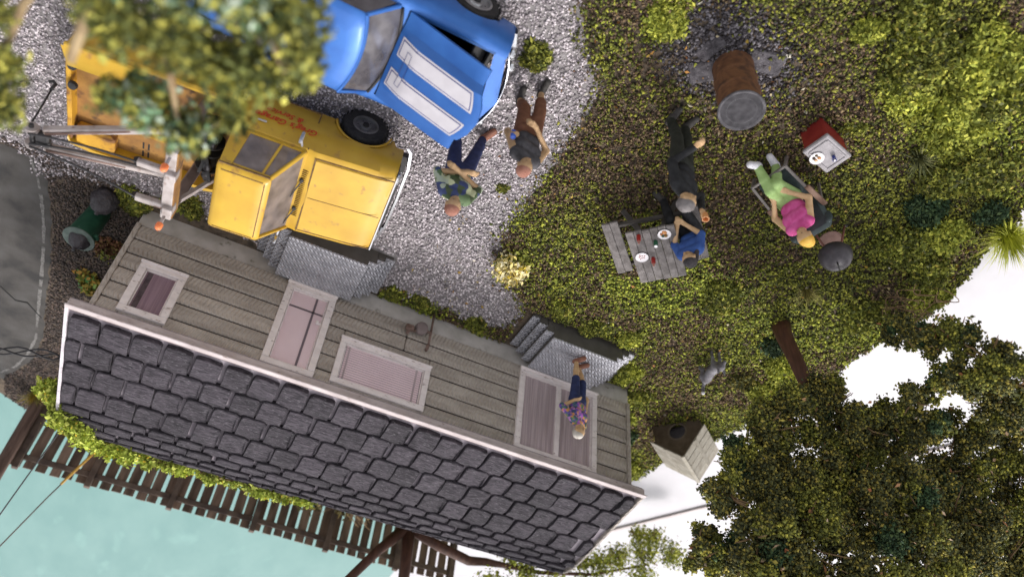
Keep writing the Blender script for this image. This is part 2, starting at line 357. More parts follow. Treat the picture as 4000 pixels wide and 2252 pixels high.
# ================================================================= HOUSE
m_side = M('siding', (.36, .31, .272), (.46, .405, .36), 5, rough=.8, objrand=.10, bump=.25, bscale=60, stretch=(.6, 1, 2.5), wear=((.46, .42, .40), 26, .655))
add_herringbone(m_side, 95, 3.4, .010, .8)
m_core = M('wall_core', (.055, .045, .04), (.08, .065, .06), 5, rough=.9)
m_trimw = M('chipped_white_trim', (.68, .605, .595), (.77, .70, .69), 8, rough=.7, bump=.3, bscale=50, wear=((.26, .19, .165), 18, .62), stretch=(.6, 1, 1.6))
m_skirt = M('grey_skirting', (.40, .37, .345), (.54, .50, .48), 4, rough=.9, bump=.3, bscale=35, wear=((.13, .12, .08), 5, .64))
m_sh = M('shingle', (.020, .0165, .021), (.070, .058, .070), 7, rough=.85, objrand=.25, bump=1.0, bscale=14, stretch=(1.0, 5, 5), wear=((.20, .185, .20), 16, .60), bdist=.03)
m_deck = M('roof_deck', (.26, .22, .25), (.34, .30, .33), 6, rough=.9)
house = thing('mobile_home', 'long grey brown clapboard mobile home with dark shingle roof and pale framed windows', 'house', (0, 0, 0))
YW = 10.10; X0, X1 = -6.76, 2.12; ZB, ZE = .34, 2.06
b = MB(); b.box(((X0 + X1) / 2, 11.8, (ZB + 2.0) / 2 + .02), (X1 - X0 - .02, 3.36, 2.0 - ZB - .04)); b.build('wall_core', m_core, house)
b = MB(); b.box(((X0 + X1) / 2, 11.8, .165), (X1 - X0 - .01, 3.39, .35), bev=.01); b.build('skirting', m_skirt, house)
OPEN = [(1.79, 1.114, 1.0, 1.945), (-.277, -1.089, .40, 2.008), (-1.34, -2.88, 1.086, 1.95), (-4.488, -6.054, .412, 2.04)]
bh = (ZE - ZB) / 6
def board(s0, s1, z0, z1):
    q = MB(); q.box(((s0 + s1) / 2, 0, (z0 + z1) / 2), (s1 - s0, .05, z1 - z0 - .022), bev=min(.016, (z1 - z0) * .2))
    q.build('plank', m_side, house, loc=(0, YW + .005 + random.uniform(-.004, .004) + (z0 + z1) / 2 * math.sin(R(2.0)), 0), rot=(R(2.0), 0, 0))
for r in range(6):
    z0 = ZB + r * bh; z1 = z0 + bh; segs = [(X0 + .06, X1 - .06)]
    for xa, xb, za, zb_ in OPEN:
        if za < z1 - .01 and zb_ > z0 + .01:
            ns = []
            for s0, s1 in segs:
                if xb > s0 and xa < s1: ns += [(s0, xb + .03), (xa - .03, s1)]
                else: ns.append((s0, s1))
            segs = ns
            if za > z0 + .03: board(xb + .035, xa - .035, z0, za + .02)
            if zb_ < z1 - .03: board(xb + .035, xa - .035, zb_ - .02, z1)
    for s0, s1 in segs:      # long runs are butted from shorter boards
        if s1 - s0 < .03: continue
        if s1 - s0 > 3.4: c = s0 + (s1 - s0) * random.choice((.38, .5, .62)); board(s0, c - .006, z0, z1); board(c + .006, s1, z0, z1)
        else: board(s0, s1, z0, z1)
for x in (X0 + .03, X1 - .03):
    q = MB(); q.box((x, YW - .012, (ZB + ZE) / 2), (.07, .07, ZE - ZB), bev=.008); q.build('corner_board', m_side, house)
# windows and doors -----------------------------------------------------------
m_glass = M('window_glass', (.02, .02, .02), alpha=.05, rough=.04, spec=.6)
m_pink = M('pale_blind', (.82, .63, .675), (.88, .69, .735), 2, rough=.55)
m_purp = M('purple_curtain', (.24, .155, .195), (.34, .23, .275), 5, rough=.8, stretch=(9, 1, .2))
m_drape = M('drape', (.40, .32, .335), (.58, .47, .49), 7, rough=.8, stretch=(5, 1, .15))
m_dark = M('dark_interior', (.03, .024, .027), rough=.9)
m_rail = M('grey_muntin', (.16, .125, .145), rough=.7)
def frame(parent, xa, xb, za, zb_, w, y, d, name='frame'):
    for (x0, x1, z0, z1) in [(xb, xa, zb_ - w, zb_), (xb, xa, za, za + w), (xb, xb + w, za + w, zb_ - w), (xa - w, xa, za + w, zb_ - w)]:
        q = MB(); q.box(((x0 + x1) / 2, y, (z0 + z1) / 2), (x1 - x0 - .003, d, z1 - z0 - .003), bev=.008); q.build(name, m_trimw, parent)
def pane(parent, name, xa, xb, za, zb_, y, mat):
    q = MB(); q.box(((xa + xb) / 2, y, (za + zb_) / 2), (abs(xa - xb), .006, zb_ - za)); return q.build(name, mat, parent)
def opening(name, o, fw, lbl):
    xa, xb, za, zb_ = o; m = link(name, None, house, label=lbl)
    frame(m, xa, xb, za, zb_, fw, YW - .03, .075)
    frame(m, xa - fw, xb + fw, za + fw, zb_ - fw, .022, YW - .012, .05, 'inner_frame')
    q = MB(); q.box(((xa + xb) / 2, YW - .075, za + .012), (xa - xb + .02, .05, .035), bev=.008); q.build('sill', m_trimw, m)
    pane(m, 'pane', xa - fw, xb + fw, za + fw, zb_ - fw, YW - .018, m_glass); return m
w1 = opening('window', OPEN[0], .11, 'small window with a dark purple curtain'); pane(w1, 'curtain', 1.79 - .13, 1.114 + .13, 1.12, 1.82, YW - .004, m_purp)
q = MB(); q.box((1.60, YW - .0105, 1.49), (.075, .004, .70)); q.build('shade', M('dark_curtain', (.07, .05, .06), (.12, .09, .10), 14, rough=.9), w1)
d1 = opening('door', OPEN[1], .11, 'narrow pale pink door crossed by thin dark bars'); pane(d1, 'panel', -.277 - .13, -1.089 + .13, .52, 1.89, YW - .004, m_pink)
q = MB(); q.box((-.80, YW - .0125, 1.205), (.034, .006, 1.36)); q.build('bar', m_rail, d1)
q = MB(); q.box((-.683, YW - .0125, .82), (.56, .006, .03)); q.build('bar', m_rail, d1)
q = MB(); q.box((-.93, YW - .03, 1.0), (.10, .03, .05), bev=.01); q.lathe([(.02, -.03), (.028, -.02), (.02, 0)], 10, (-.90, YW - .05, 1.0), 'y'); q.build('door_knob', m_trimw, d1)
w3 = opening('window', OPEN[2], .10, 'wide low window with pink venetian blinds'); 
pane(w3, 'backing', -1.46, -2.76, 1.2, 1.84, YW + .006, m_rail)
for i in range(15):
    q = MB(); q.box((-2.11, YW - .006, 1.215 + i * .0425), (1.28, .008, .030), Matrix.Rotation(R(-14), 3, 'X')); q.build('blind_slat', m_pink, w3)
for x in (-1.52, -2.66):
    q = MB(); q.box((x, YW - .0135, 1.52), (.03, .003, .62)); q.build('blind_tape', m_drape, w3)
d4 = opening('sliding_door', OPEN[3], .10, 'wide pale sliding glass door with striped curtains')
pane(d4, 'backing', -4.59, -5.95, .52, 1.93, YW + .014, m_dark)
q = MB(); q.box((-5.27, YW - .03, 1.226), (.09, .06, 1.42), bev=.008); q.build('middle_stile', m_trimw, d4)
for i in range(2):
    c = MB(); xs = np.linspace(-4.60 - i * .70, -5.25 - i * .70, 60)
    c.loft([[(x, YW - .006 + .006 * math.sin(x * 34 + i) + .003 * math.sin(x * 71), z) for x in xs] for z in (.53, 1.93)], False); c.build('curtain', m_drape, d4, True)
# roof ------------------------------------------------------------------------
PROF = [(10.00, 2.13), (10.6, 2.245), (11.2, 2.37), (11.7, 2.475), (12.05, 2.545), (12.35, 2.585), (12.6, 2.575), (12.85, 2.50), (13.1, 2.36), (13.3, 2.18), (13.5, 1.95), (13.7, 1.7)]
py = np.array([p[0] for p in PROF]); pz = np.array([p[1] for p in PROF]); ps = np.concatenate([[0], np.cumsum(np.hypot(np.diff(py), np.diff(pz)))])
def roof_at(s): return float(np.interp(s, ps, py)), float(np.interp(s, ps, pz))
roof = MB(); xs = (X0 - .18, X1 + .20)
roof.loft([[(x - tp * (y - 10), y, z) for y, z in PROF] + [(x - tp * (y - 10), y, z - .10) for y, z in reversed(PROF)] for x, tp in ((xs[0], 0), (xs[1], .075))], True, 0, True); roof = roof.build('roof', m_deck, house)
def shingle_mesh(seed, w, l):
    r = random.Random(seed); t = .062
    out = [(-w / 2, l * .55), (-w / 2, .05), (-w / 2 + .018, .014), (-w / 2 + .06, 0), (0, -.006), (w / 2 - .06, 0), (w / 2 - .018, .014), (w / 2, .05), (w / 2, l * .55)]
    out = [(x + r.uniform(-.008, .008), y + r.uniform(-.01, .01)) for x, y in out]
    n = len(out); v = [(x, y, t) for x, y in out] + [(x, y, -.02) for x, y in out]
    o2 = [(x * .955, y + .012 if y < .2 else y, t + .012) for x, y in out]
    back = [(w / 2, l * 1.1, -.004), (-w / 2, l * 1.1, -.004)]
    v = [(x, y, z) for x, y, z in v] + [(x, y, t + .012) for x, y, _ in o2] + back
    f = [tuple(range(2 * n, 3 * n)) + (3 * n, 3 * n + 1)]
    for i in range(n - 1): f += [(i, i + n, i + 1 + n, i + 1), (i, i + 1, i + 1 + 2 * n, i + 2 * n)]
    f += [(0, 2 * n, 3 * n + 1), (n, 0, 3 * n + 1), (n - 1, 3 * n, 3 * n - 1), (n - 1, 2 * n - 1, 3 * n)]
    mb = MB(); mb.add(v, f); me = mb.mesh('shingle', m_sh); me.validate(); return me
PITCH = .427; EXP = .46
SM = [shingle_mesh(i, PITCH - .040, EXP) for i in range(5)]; SH2 = [shingle_mesh(20 + i, PITCH / 2 - .035, EXP) for i in range(2)]
SS = [shingle_mesh(10 + i, PITCH - .034, .22) for i in range(4)]; SS2 = [shingle_mesh(30 + i, PITCH / 2 - .03, .22) for i in range(2)]
row = 0; s = .16
while s < 4.1:
    big = s < 1.95; step = EXP if big else .215; ln = .5 if big else .2
    y, z = roof_at(s); y2, z2 = roof_at(s + ln); ang = math.atan2(z2 - z, y2 - y); A, B = (SM, SH2) if big else (SS, SS2)
    def put(me, x): link('shingle', me, roof, (x + random.uniform(-.014, .014), y + random.uniform(-.02, .02) * (1 if big else .5), z + .012), (ang + R(3.0 if big else 5) + R(random.uniform(-1, 1.6)), 0, R(random.uniform(-1.8, 1.8))))
    xl = X1 + .17 - .075 * (y - 10); x = xl - PITCH / 2
    if row % 2: put(random.choice(B), xl - PITCH / 4); x -= PITCH / 2
    while x > X0 - .17 + PITCH * .45: put(random.choice(A), x); x -= PITCH
    if x > X0 - .17 + PITCH * .05: put(random.choice(B), X0 - .16 + PITCH / 4)
    s += step; row += 1
m_gut = M('gutter_paint', (.42, .355, .35), (.54, .47, .465), 7, rough=.7, bump=.3, bscale=50, wear=((.24, .17, .15), 16, .62), stretch=(.5, 1, 1.6))
for i, s in enumerate((.0,)):
    g = MB(); xm = (X0 + X1) / 2; L = X1 - X0 + .42
    g.box((xm + .01, 9.985, 2.125), (L, .05, .13), bev=.012); g.build('fascia', m_gut, house)
    g = MB(); g.box((xm + .01, 9.955, 2.205), (L + .02, .10, .028), bev=.008); g.build('gutter_lip', m_gut, house)
    g = MB(); g.box((xm + .01, 10.055, 2.165), (L, .05, .02)); g.build('gutter_bed', M('gutter_brown', (.16, .11, .10), (.22, .16, .15), 9), house)
for x, tp, rm in ((X1 + .21, .075, M('white_rake', (.58, .52, .55), (.68, .62, .65), 10, rough=.7, bump=.6, bscale=30, wear=((.30, .25, .26), 22, .62))), (X0 - .19, 0, m_side)):
    g = MB()
    for (ya, za), (yb, zb_) in zip(PROF[:-2], PROF[1:-1]): g.bar((x - tp * (ya - 10), ya, za + .01), (x - tp * (yb - 10), yb + .003, zb_ + .01), .045, .13, bev=.006)
    g.build('rake_board', rm, house)
# gas meter on the wall
gm = thing('gas_meter', 'rusty brown pipe meter with small round drum fixed low on the house wall', 'meter', (-2.62, 9.98, 0))
m_rust = M('rusty_pipe', (.11, .065, .05), (.20, .135, .115), 12, rough=.85, bump=.4, bscale=60)
q = MB(); q.tube([(-.12, 0, 0), (-.12, .0, .70)], .02, 8); q.tube([(-.12, 0, .70), (-.12, .05, .76), (-.12, .11, .78)], [.028, .03, .02], 8); q.build('pipe', m_rust, gm, True)
q = MB(); q.lathe([(.02, -.10), (.095, -.09), (.11, -.05), (.11, .02), (.09, .05)], 16, (.06, 0, .46), 'y'); q.build('drum', M('meter_grey', (.17, .135, .13), (.24, .19, .185), 9, rough=.7), gm, 40)
q = MB(); q.tube([(.06, 0, .46), (-.12, 0, .46)], .025, 8); q.tube([(.06, 0, .50), (.25, 0, .56), (.28, .04, .62)], .024, 8); q.box((.26, -.03, .53), (.14, .10, .10), bev=.02); q.build('valve', m_rust, gm, 40)
# porches ---------------------------------------------------------------------
m_plate = M('tread_plate', (.36, .355, .39), (.49, .48, .52), 5, rough=.45, metal=.35, wear=((.15, .13, .13), 8, .64), objrand=.06)
add_herringbone(m_plate, 95, 9.0, .01, .9)
m_plated = M('porch_side', (.075, .068, .06), (.11, .10, .09), 4, rough=.7)
def porch(lbl, xl, xr):
    t = thing('porch_steps', lbl, 'porch', ((xl + xr) / 2, 9.55, 0)); hw = (xl - xr) / 2; yf, yb = -.5, .46
    q = MB(); q.box((0, (yf + yb) / 2, .17), (2 * hw - .02, yb - yf - .03, .38)); q.build('side', m_plated, t)
    q = MB(); q.box((0, (yf + yb) / 2, .385), (2 * hw, yb - yf, .035), bev=.008); q.build('platform', m_plate, t)
    for sg in (-1, 1):
        for i, z in enumerate((.28, .165, .055)):
            q = MB(); q.box((0, (yf + yb) / 2, z), (.155, yb - yf - .02 * (i + 1), .03), bev=.007); q.build('step', m_plate, t, loc=(sg * (hw + .07 + .125 * i), -.0 + .005 * i, 0))
            q = MB(); q.box((0, (yf + yb) / 2, (z - .02) / 2), (.135, yb - yf - .04, z - .02)); q.build('riser', m_plated, t, loc=(sg * (hw + .05 + .125 * i), 0, 0))
    return t
porch('grey tread plate porch with steps in front of the pink door beside the tow truck', -.03, -1.29)
porch('grey tread plate porch with steps in front of the sliding door where a woman stands', -4.60, -5.87)

# ================================================================= FENCE
m_fw = M('fence_wood', (.105, .07, .052), (.23, .155, .115), 3, rough=.9, objrand=.35, bump=.4, bscale=30, stretch=(3, 3, .5))
m_fr = M('fence_rail', (.085, .060, .05), (.16, .115, .09), 4, rough=.9, bump=.4, bscale=30)
fence = thing('plank_fence', 'dark weathered plank fence with gaps running behind the house', 'fence', (3.3, 17.42, 0))
x = 0; fmesh = []
for i in range(3):
    q = MB(); q.box((0, 0, .76), (.19, .022, 1.42), bev=.004); fmesh.append(q.mesh('plank', m_fw))
i = 0
while x > -9.75:
    wsc = random.uniform(.99, 1.08)
    o = link('plank', fmesh[i % 3], fence, (x, random.uniform(-.005, .005), random.uniform(-.014, .012)), (R(random.uniform(-.6, .6)), R(random.uniform(-.8, .8)), R(random.uniform(-2, 2)))); o.scale = (wsc, 1, 1)
    x -= .25 + random.uniform(-.008, .008); i += 1
for px in (-.02, -1.42, -3.1, -4.9, -6.6, -8.3, -9.7):
    q = MB(); q.box((px, -.075, .77), (.12, .12, 1.56), bev=.008); q.build('post', m_fr, fence)
for a, bx in [(-.02, -1.42), (-1.42, -3.1), (-3.1, -4.9), (-4.9, -6.6), (-6.6, -8.3), (-8.3, -9.7)]:
    for z in (.22, 1.26):
        q = MB(); q.box(((a + bx) / 2, -.04, z), (abs(a - bx) - .13, .05, .12), bev=.008); q.build('rail', m_fr, fence)
# utility pole, guy, wires ----------------------------------------------------
m_pole = M('pole_wood', (.075, .045, .035), (.15, .095, .075), 5, rough=.9, bump=.5, bscale=40, stretch=(3, 3, .4))
pole = thing('utility_pole', 'thick brown wooden utility pole rising at the left end of the fence', 'pole', (3.47, 17.15, 0))
q = MB(); q.tube([(0, 0, -.05), (0, 0, 3), (0, 0, 6.2)], [.125, .115, .10], 14); q.build('pole', m_pole, pole, 40)
q = MB(); q.box((0, -.13, 5.6), (1.7, .09, .11), bev=.01); q.build('crossarm', m_pole, pole)
guy = thing('guy_wire', 'slanting guy wire with orange yellow guard sleeve in front of the fence', 'wire', (1.68, 17.0, 0))
m_wire = M('black_wire', (.03, .028, .03), rough=.6)
q = MB(); q.tube([(0, 0, .03), (.72, .02, 2.05), (1.72, .10, 5.2)], .013, 6); q.build('wire', M('brown_wire', (.10, .07, .055), rough=.6), guy, True)
q = MB(); q.tube([(.02, -.005, .08), (.62, .012, 1.76)], [.032, .026], 8); q.build('guard', M('yellow_guard', (.36, .19, .02), (.46, .26, .04), 8, rough=.6), guy, True)
def sag(a, b, d, n=10): return [tuple(a[k] + (b[k] - a[k]) * i / n - (d * 4 * (i / n) * (1 - i / n) if k == 2 else 0) for k in range(3)) for i in range(n + 1)]
q = MB(); q.tube(sag((2.16, 13.5, 1.86), (3.3, 17.0, 5.55), .25), .012, 6)
q.build('overhead_wire', m_wire, None, True, label='single thin black wire running from the house back to the pole', category='wire')
sd = thing('service_cable', 'pair of loosely twisted black cables leaving the left end of the roof', 'cable', (2.33, 11.45, 2.12))
for k in range(3):
    pts = [(0, .05 * k, 0)] + [(1.3 * t, .42 * t + .10 * (1 - t) * math.cos(t * 7 + k * 2.1), .16 * t - .05 * math.sin(t * 3) + .05 * math.sin(t * 9 + k * 2)) for t in np.linspace(.1, 1.6, 16)]
    q = MB(); q.tube(pts, .014, 6); q.build('cable', m_wire, sd, True)
# ================================================================= VEHICLES
def wheel(parent, c, r, w, rim_r, side, tyre_m, rim_m, hub_m):
    """side: +1 outer face to +y, -1 to -y"""
    wt = link('wheel', None, parent, c)
    t = MB(); t.lathe([(rim_r, -w / 2), (r * .90, -w / 2), (r * .985, -w * .36), (r, -w * .2), (r, w * .2), (r * .985, w * .36), (r * .90, w / 2), (rim_r, w / 2), (rim_r * .97, w * .2), (rim_r * .97, -w * .2)], 32, axis='y')
    for k in range(26):
        a = 2 * math.pi * k / 26
        for sg in (-1, 1): t.box((r * 1.004 * math.cos(a), sg * w * .25, r * 1.004 * math.sin(a)), (.014, w * .38, .03), Matrix.Rotation(-a, 3, 'Y'))
    t.build('tyre', tyre_m, wt, 35)
    m = MB(); h = side * w * .5
    m.lathe([(rim_r * 1.02, h - side * .03), (rim_r * 1.04, h + side * .004), (rim_r * .90, h + side * .006), (rim_r * .84, h - side * .05), (rim_r * .5, h - side * .035), (rim_r * .42, h - side * .01), (rim_r * .3, h - side * .005), (.01, h - side * .003)], 24, axis='y'); m.build('rim', rim_m, wt, 35)
    m = MB()
    for k in range(6):
        a = 2 * math.pi * k / 6; m.ell((rim_r * .62 * math.cos(a), h - side * .04, rim_r * .62 * math.sin(a)), (.025, .012, .025), 8, 5)
    m.lathe([(rim_r * .28, h - side * .006), (rim_r * .24, h + side * .018), (.004, h + side * .022)], 14, axis='y'); m.build('hub', hub_m, wt, 40)
    return wt
m_tyre = M('tyre_rubber', (.016, .015, .016), (.03, .028, .028), 20, rough=.85, bump=.2, bscale=60)
m_rim = M('dark_rim', (.03, .03, .032), (.06, .058, .06), 12, rough=.5, metal=.4)
m_hub = M('hub_black', (.014, .014, .015), rough=.5)
m_chrome = M('chrome', (.62, .62, .65), (.70, .70, .73), 10, rough=.22, metal=.9)
m_black = M('black_trim', (.02, .019, .02), (.035, .033, .034), 15, rough=.55)

# ----------------------------------------------------------------- tow truck
m_yel = M('weathered_yellow', (.46, .262, .020), (.55, .335, .028), 2.2, rough=.42, coat=.15, wear=((.33, .17, .04), 8, .61), spec=.4)
m_yelr = M('rusty_yellow', (.44, .22, .02), (.58, .32, .03), 3, rough=.65, wear=((.17, .075, .025), 5, .52), bump=.2, bscale=40)
m_rustb = M('bed_rust', (.20, .095, .035), (.36, .19, .05), 4, rough=.85, bump=.3, bscale=40, wear=((.09, .05, .03), 6, .58))
m_grime = M('panel_grime', (.10, .055, .03), (.20, .12, .045), 20, rough=.9)
m_tglass = M('dusty_glass', (.13, .105, .095), (.26, .21, .19), 5, rough=.3, alpha=.80, spec=.5)
m_steel = M('bare_steel', (.33, .28, .26), (.46, .41, .40), 7, rough=.6, metal=.25, wear=((.20, .12, .09), 9, .58))
m_orange = M('orange_lens', (.80, .17, .05), (.85, .26, .10), 30, rough=.3)
truck = thing('tow_truck', 'weathered yellow tow truck with boom and orange lights parked by the house', 'truck', (0, 7.42, 0), math.pi + R(4.0))
XC, ZC, RA = .46, .30, .375
def zb_truck(x):
    d = abs(x - XC)
    z = .33 if x < .9 else .42
    if d < RA: z = max(z, ZC + .02 + math.sqrt(RA * RA - d * d))
    return z
def ttop(x): return 1.085 if x < -.02 else 1.10 - .085 * x - .03 * max(0, x - .8) * 4
xs = sorted(set([-1.0, -.98, -.7, -.4, -.12, -.05, .0, .04] + list(np.linspace(.05, .88, 30)) + [.92, .97, 1.01, 1.03]))
rings = []
for x in xs:
    zt = ttop(x); zb = zb_truck(x); fr = .015 if x > .99 else 0; k = 1 - .03 * max(0, (x - .7) / .33)
    half = [(.755, zb), (.785, max(.47, zb + .005)), (.815, max(.70, zb + .012)), (.818, max(.80, zb + .02)), (.795, max(.90, zb + .03)), (.745, zt - .035), (.70, zt - .008), (.62, zt), (.3, zt + .012), (0, zt + .016)]
    half = [(w * k, z - fr) for w, z in half]
    rings.append([(x, w, z) for w, z in half] + [(x, -w, z) for w, z in half[-2::-1]])
q = MB(); q.loft(rings, False); n = len(rings[0])
q.add(rings[-1], [tuple(range(n))]); q.add(rings[0], [tuple(range(n - 1, -1, -1))]); body = q.build('body', m_yel, truck, 30)
q = MB(); q.box((-.05, 0, .40), (1.95, 1.0, .2)); q.box((-2.0, 0, .42), (2.0, .7, .16)); q.box((.47, 0, .62), (.9, 1.04, .50)); q.build('chassis', m_black, truck)
# hood panel standing slightly proud, centre crease, cowl with vents
hx = np.linspace(.035, 1.02, 12); q = MB()
q.loft([[(x, y, ttop(x) + .016 + .012 * (1 - abs(y) / .66) - (.02 if abs(y) > .655 else 0) - (.03 if x > 1.0 else 0)) for y in (-.66, -.645, -.5, -.25, -.03, 0, .03, .25, .5, .645, .66)] for x in hx], False)
hood = q.build('hood', m_yel, truck, 30)
q = MB(); q.box((.53, 0, 1.0835), (.95, .008, .006), Matrix.Rotation(R(4.9), 3, 'Y')); q.build('crease', m_grime, hood)
for sg in (-1, 1):
    q = MB(); q.box((.53, sg * .672, 1.0525), (1.0, .012, .014), Matrix.Rotation(R(4.9), 3, 'Y')); q.build('seam', m_grime, hood)
q = MB(); q.box((.022, 0, 1.106), (.016, 1.36, .012)); q.build('seam', m_grime, hood)
vm = MB(); vm.box((0, 0, 0), (.075, .012, .012)); vme = vm.mesh('vent_slit', M('vent_dark', (.10, .055, .012), rough=.9))
for i in range(26): link('vent_slit', vme, body, (-.055, .42 - i * .0335, 1.092 + .012 * (1 - abs(.42 - i * .0335) / .62)))
for sg in (-1, 1):     # fender lip and wheel-arch edge
    q = MB(); q.tube([(XC + (RA - .005) * math.cos(a), sg * .80, ZC + .02 + (RA - .005) * math.sin(a)) for a in np.linspace(R(8), R(172), 22)], .016, 6); q.build('arch_lip', m_yel, body, True)
# cab upper
roofm = MB(); RZ = 1.60
def rr(xa, xb, w, z, rd=.05):
    out = []
    for cx, cy, a0 in [(xb - rd, w - rd, 0), (xa + rd, w - rd, 90), (xa + rd, -w + rd, 180), (xb - rd, -w + rd, 270)]:
        for k in range(5): a = R(a0 + k * 22.5); out.append((cx + rd * math.cos(a), cy + rd * math.sin(a), z))
    return out
roofm.loft([rr(-1.01, -.37, .565, RZ - .03), rr(-1.015, -.365, .57, RZ), rr(-1.0, -.38, .555, RZ + .02), rr(-.96, -.42, .51, RZ + .045), rr(-.86, -.52, .40, RZ + .056)], True, 0, True)
croof = roofm.build('cab_roof', m_yel, truck, 40)
for sg in (-1, 1):
    q = MB(); q.bar((-1.0, sg * .572, RZ - .005), (-.39, sg * .572, RZ - .005), .02, .02); q.build('drip_rail', m_grime, croof)
for xx in (-.985, -.43):
    q = MB(); q.box((xx, 0, RZ + .0435 if xx > -.9 else RZ + .016), (.012, .98 if xx > -.9 else 1.06, .008)); q.build('roof_seam', m_grime, croof)
for sg in (-1, 1):
    q = MB(); q.box((-.70, sg * .505, RZ + .0465), (.50, .012, .006)); q.build('roof_seam', m_grime, croof)
q = MB()
for sg in (-1, 1):
    q.bar((-.11, sg * .705, 1.075), (-.395, sg * .545, RZ - .02), .05, .045, bev=.01)              # A pillars
    q.loft([[(x, sg * y, z) for x, y, z in r_] for r_ in ([(-1.0, .725, 1.07), (-.79, .725, 1.07), (-.79, .69, 1.07), (-1.0, .69, 1.07)], [(-1.0, .56, RZ - .02), (-.86, .56, RZ - .02), (-.86, .53, RZ - .02), (-1.0, .53, RZ - .02)])], True, 0, True)
    q.bar((-.405, sg * .72, 1.08), (-.50, sg * .555, RZ - .02), .028, .024)                           # vent bar
    q.bar((-.85, sg * .565, RZ - .035), (-.40, sg * .555, RZ - .035), .03, .03); q.bar((-.85, sg * .722, 1.085), (-.12, sg * .712, 1.085), .03, .035)
q.bar((-.99, -.7, 1.09), (-.99, .7, 1.09), .05, .04); q.bar((-.99, -.54, RZ - .04), (-.99, .54, RZ - .04), .05, .05); q.bar((-.12, -.70, 1.085), (-.12, .70, 1.085), .05, .03); q.bar((-.39, -.53, RZ - .025), (-.39, .53, RZ - .025), .04, .04)
q.build('pillars', m_yel, truck, 40)
q = MB(); q.add([(-.125, .66, 1.10), (-.125, -.66, 1.10), (-.385, -.52, RZ - .05), (-.385, .52, RZ - .05)], [(0, 1, 2, 3)]); q.build('windshield', m_tglass, truck)
for sg in (-1, 1):
    q = MB(); q.add([(-.80, sg * .708, 1.095), (-.42, sg * .708, 1.095), (-.505, sg * .55, RZ - .05), (-.855, sg * .55, RZ - .05)], [(0, 1, 2, 3)]); q.build('side_window', m_tglass, truck)
    q = MB(); q.add([(-.39, sg * .707, 1.095), (-.15, sg * .70, 1.095), (-.40, sg * .55, RZ - .05), (-.48, sg * .55, RZ - .05)], [(0, 1, 2, 3)]); q.build('vent_window', m_tglass, truck)
q = MB(); q.add([(-.985, .66, 1.12), (-.985, -.66, 1.12), (-.985, -.5, RZ - .06), (-.985, .5, RZ - .06)], [(0, 1, 2, 3)]); q.build('rear_window', m_tglass, truck)
q = MB(); q.box((-.72, 0, 1.12), (.34, 1.2, .10), bev=.03); q.box((-.90, 0, 1.28), (.12, 1.2, .34), bev=.04); q.build('seat', M('tan_seat', (.30, .21, .15), (.22, .15, .11), 6, rough=.85), truck)
q = MB(); q.box((-.24, 0, 1.10), (.14, 1.25, .06), bev=.02); q.build('dashboard', m_black, truck)
q = MB(); q.tube([(-.44 + .02 * math.sin(a), .33 + .17 * math.cos(a), 1.22 + .15 * math.sin(a)) for a in np.linspace(0, 2 * math.pi, 18)], .014, 6, caps=False); q.build('steering_wheel', m_black, truck, True)
for yy in (.25, -.28):
    q = MB(); q.ell((-.075, yy, 1.115), (.03, .035, .02), 8, 5); q.bar((-.07, yy, 1.125), (-.16, yy - .30, 1.155), .016, .014); q.build('wiper', m_black, truck)
# doors: seam lines, handle, lettering
for sg in (-1, 1):
    dr = link('door', None, truck)
    q = MB(); q.bar((-.84, sg * .815, .50), (-.85, sg * .745, 1.06), .012, .012); q.bar((-.10, sg * .818, .40), (-.10, sg * .74, 1.06), .014, .014); q.bar((-.84, sg * .80, .40), (-.10, sg * .80, .40), .012, .012); q.build('seam', m_grime, dr)
    q = MB(); q.box((-.72, sg * .815, .93), (.11, .03, .025), bev=.008); q.build('handle', m_chrome, dr)
    q = MB(); q.bar((-.18, sg * .76, 1.06), (-.20, sg * .90, 1.10), .02, .02); q.lathe([(.01, -.02), (.05, -.018), (.055, 0), (.05, .014), (.01, .022)], 12, (0, 0, 0), 'x')
    for i in range(8, len(q.v)): v = q.v[i]; q.v[i] = (v[0] - .20, v[1] * .75 + sg * .945, v[2] * 2.0 + 1.12)
    q.build('mirror', m_chrome if sg < 0 else M('grey_mirror', (.27, .27, .29), (.42, .42, .45), 25, rough=.45, metal=.3), dr, 40)
m_red = M('red_paint', (.50, .035, .012), (.60, .06, .02), 12, rough=.6)
def on_side(x, z, tilt=12):   # text frame on the near (+y) flank, reading left to right for someone standing there
    return Matrix.Translation((x, .828, z)) @ Matrix.Rotation(math.pi, 4, 'Z') @ Matrix.Rotation(R(90 - 4), 4, 'X')
text_mesh('lettering', "Greg's Garage", .135, m_red, truck, on_side(-.44, .79))
text_mesh('lettering', "& Service", .12, m_red, truck, on_side(-.50, .655))
# front
q = MB(); q.box((1.035, 0, .80), (.03, 1.40, .30), bev=.01); gr = q.build('grille', m_black, truck)
for i in range(5):
    q = MB(); q.box((1.055, 0, .70 + i * .05), (.012, 1.0, .014)); q.build('grille_bar', m_chrome, gr)
q = MB(); q.box((1.05, 0, .965), (.03, 1.46, .03), bev=.008); q.build('grille_trim', m_chrome, gr)
for sg in (-1, 1):
    q = MB(); q.lathe([(.10, 0), (.10, .03), (.085, .045), (.06, .055), (.01, .06)], 16, (1.045, sg * .57, .80), 'x'); q.build('headlight', m_chrome, truck, 40)
bp = [(1.06, .92), (1.12, .86), (1.165, .6), (1.175, 0), (1.165, -.6), (1.12, -.86), (1.06, -.92)]
q = MB(); q.loft([[(x - .02, y, .46), (x + .012, y, .475), (x + .02, y, .53), (x + .012, y, .585), (x - .02, y, .60)] for x, y in bp], False); q.build('bumper', m_chrome, truck, 40)
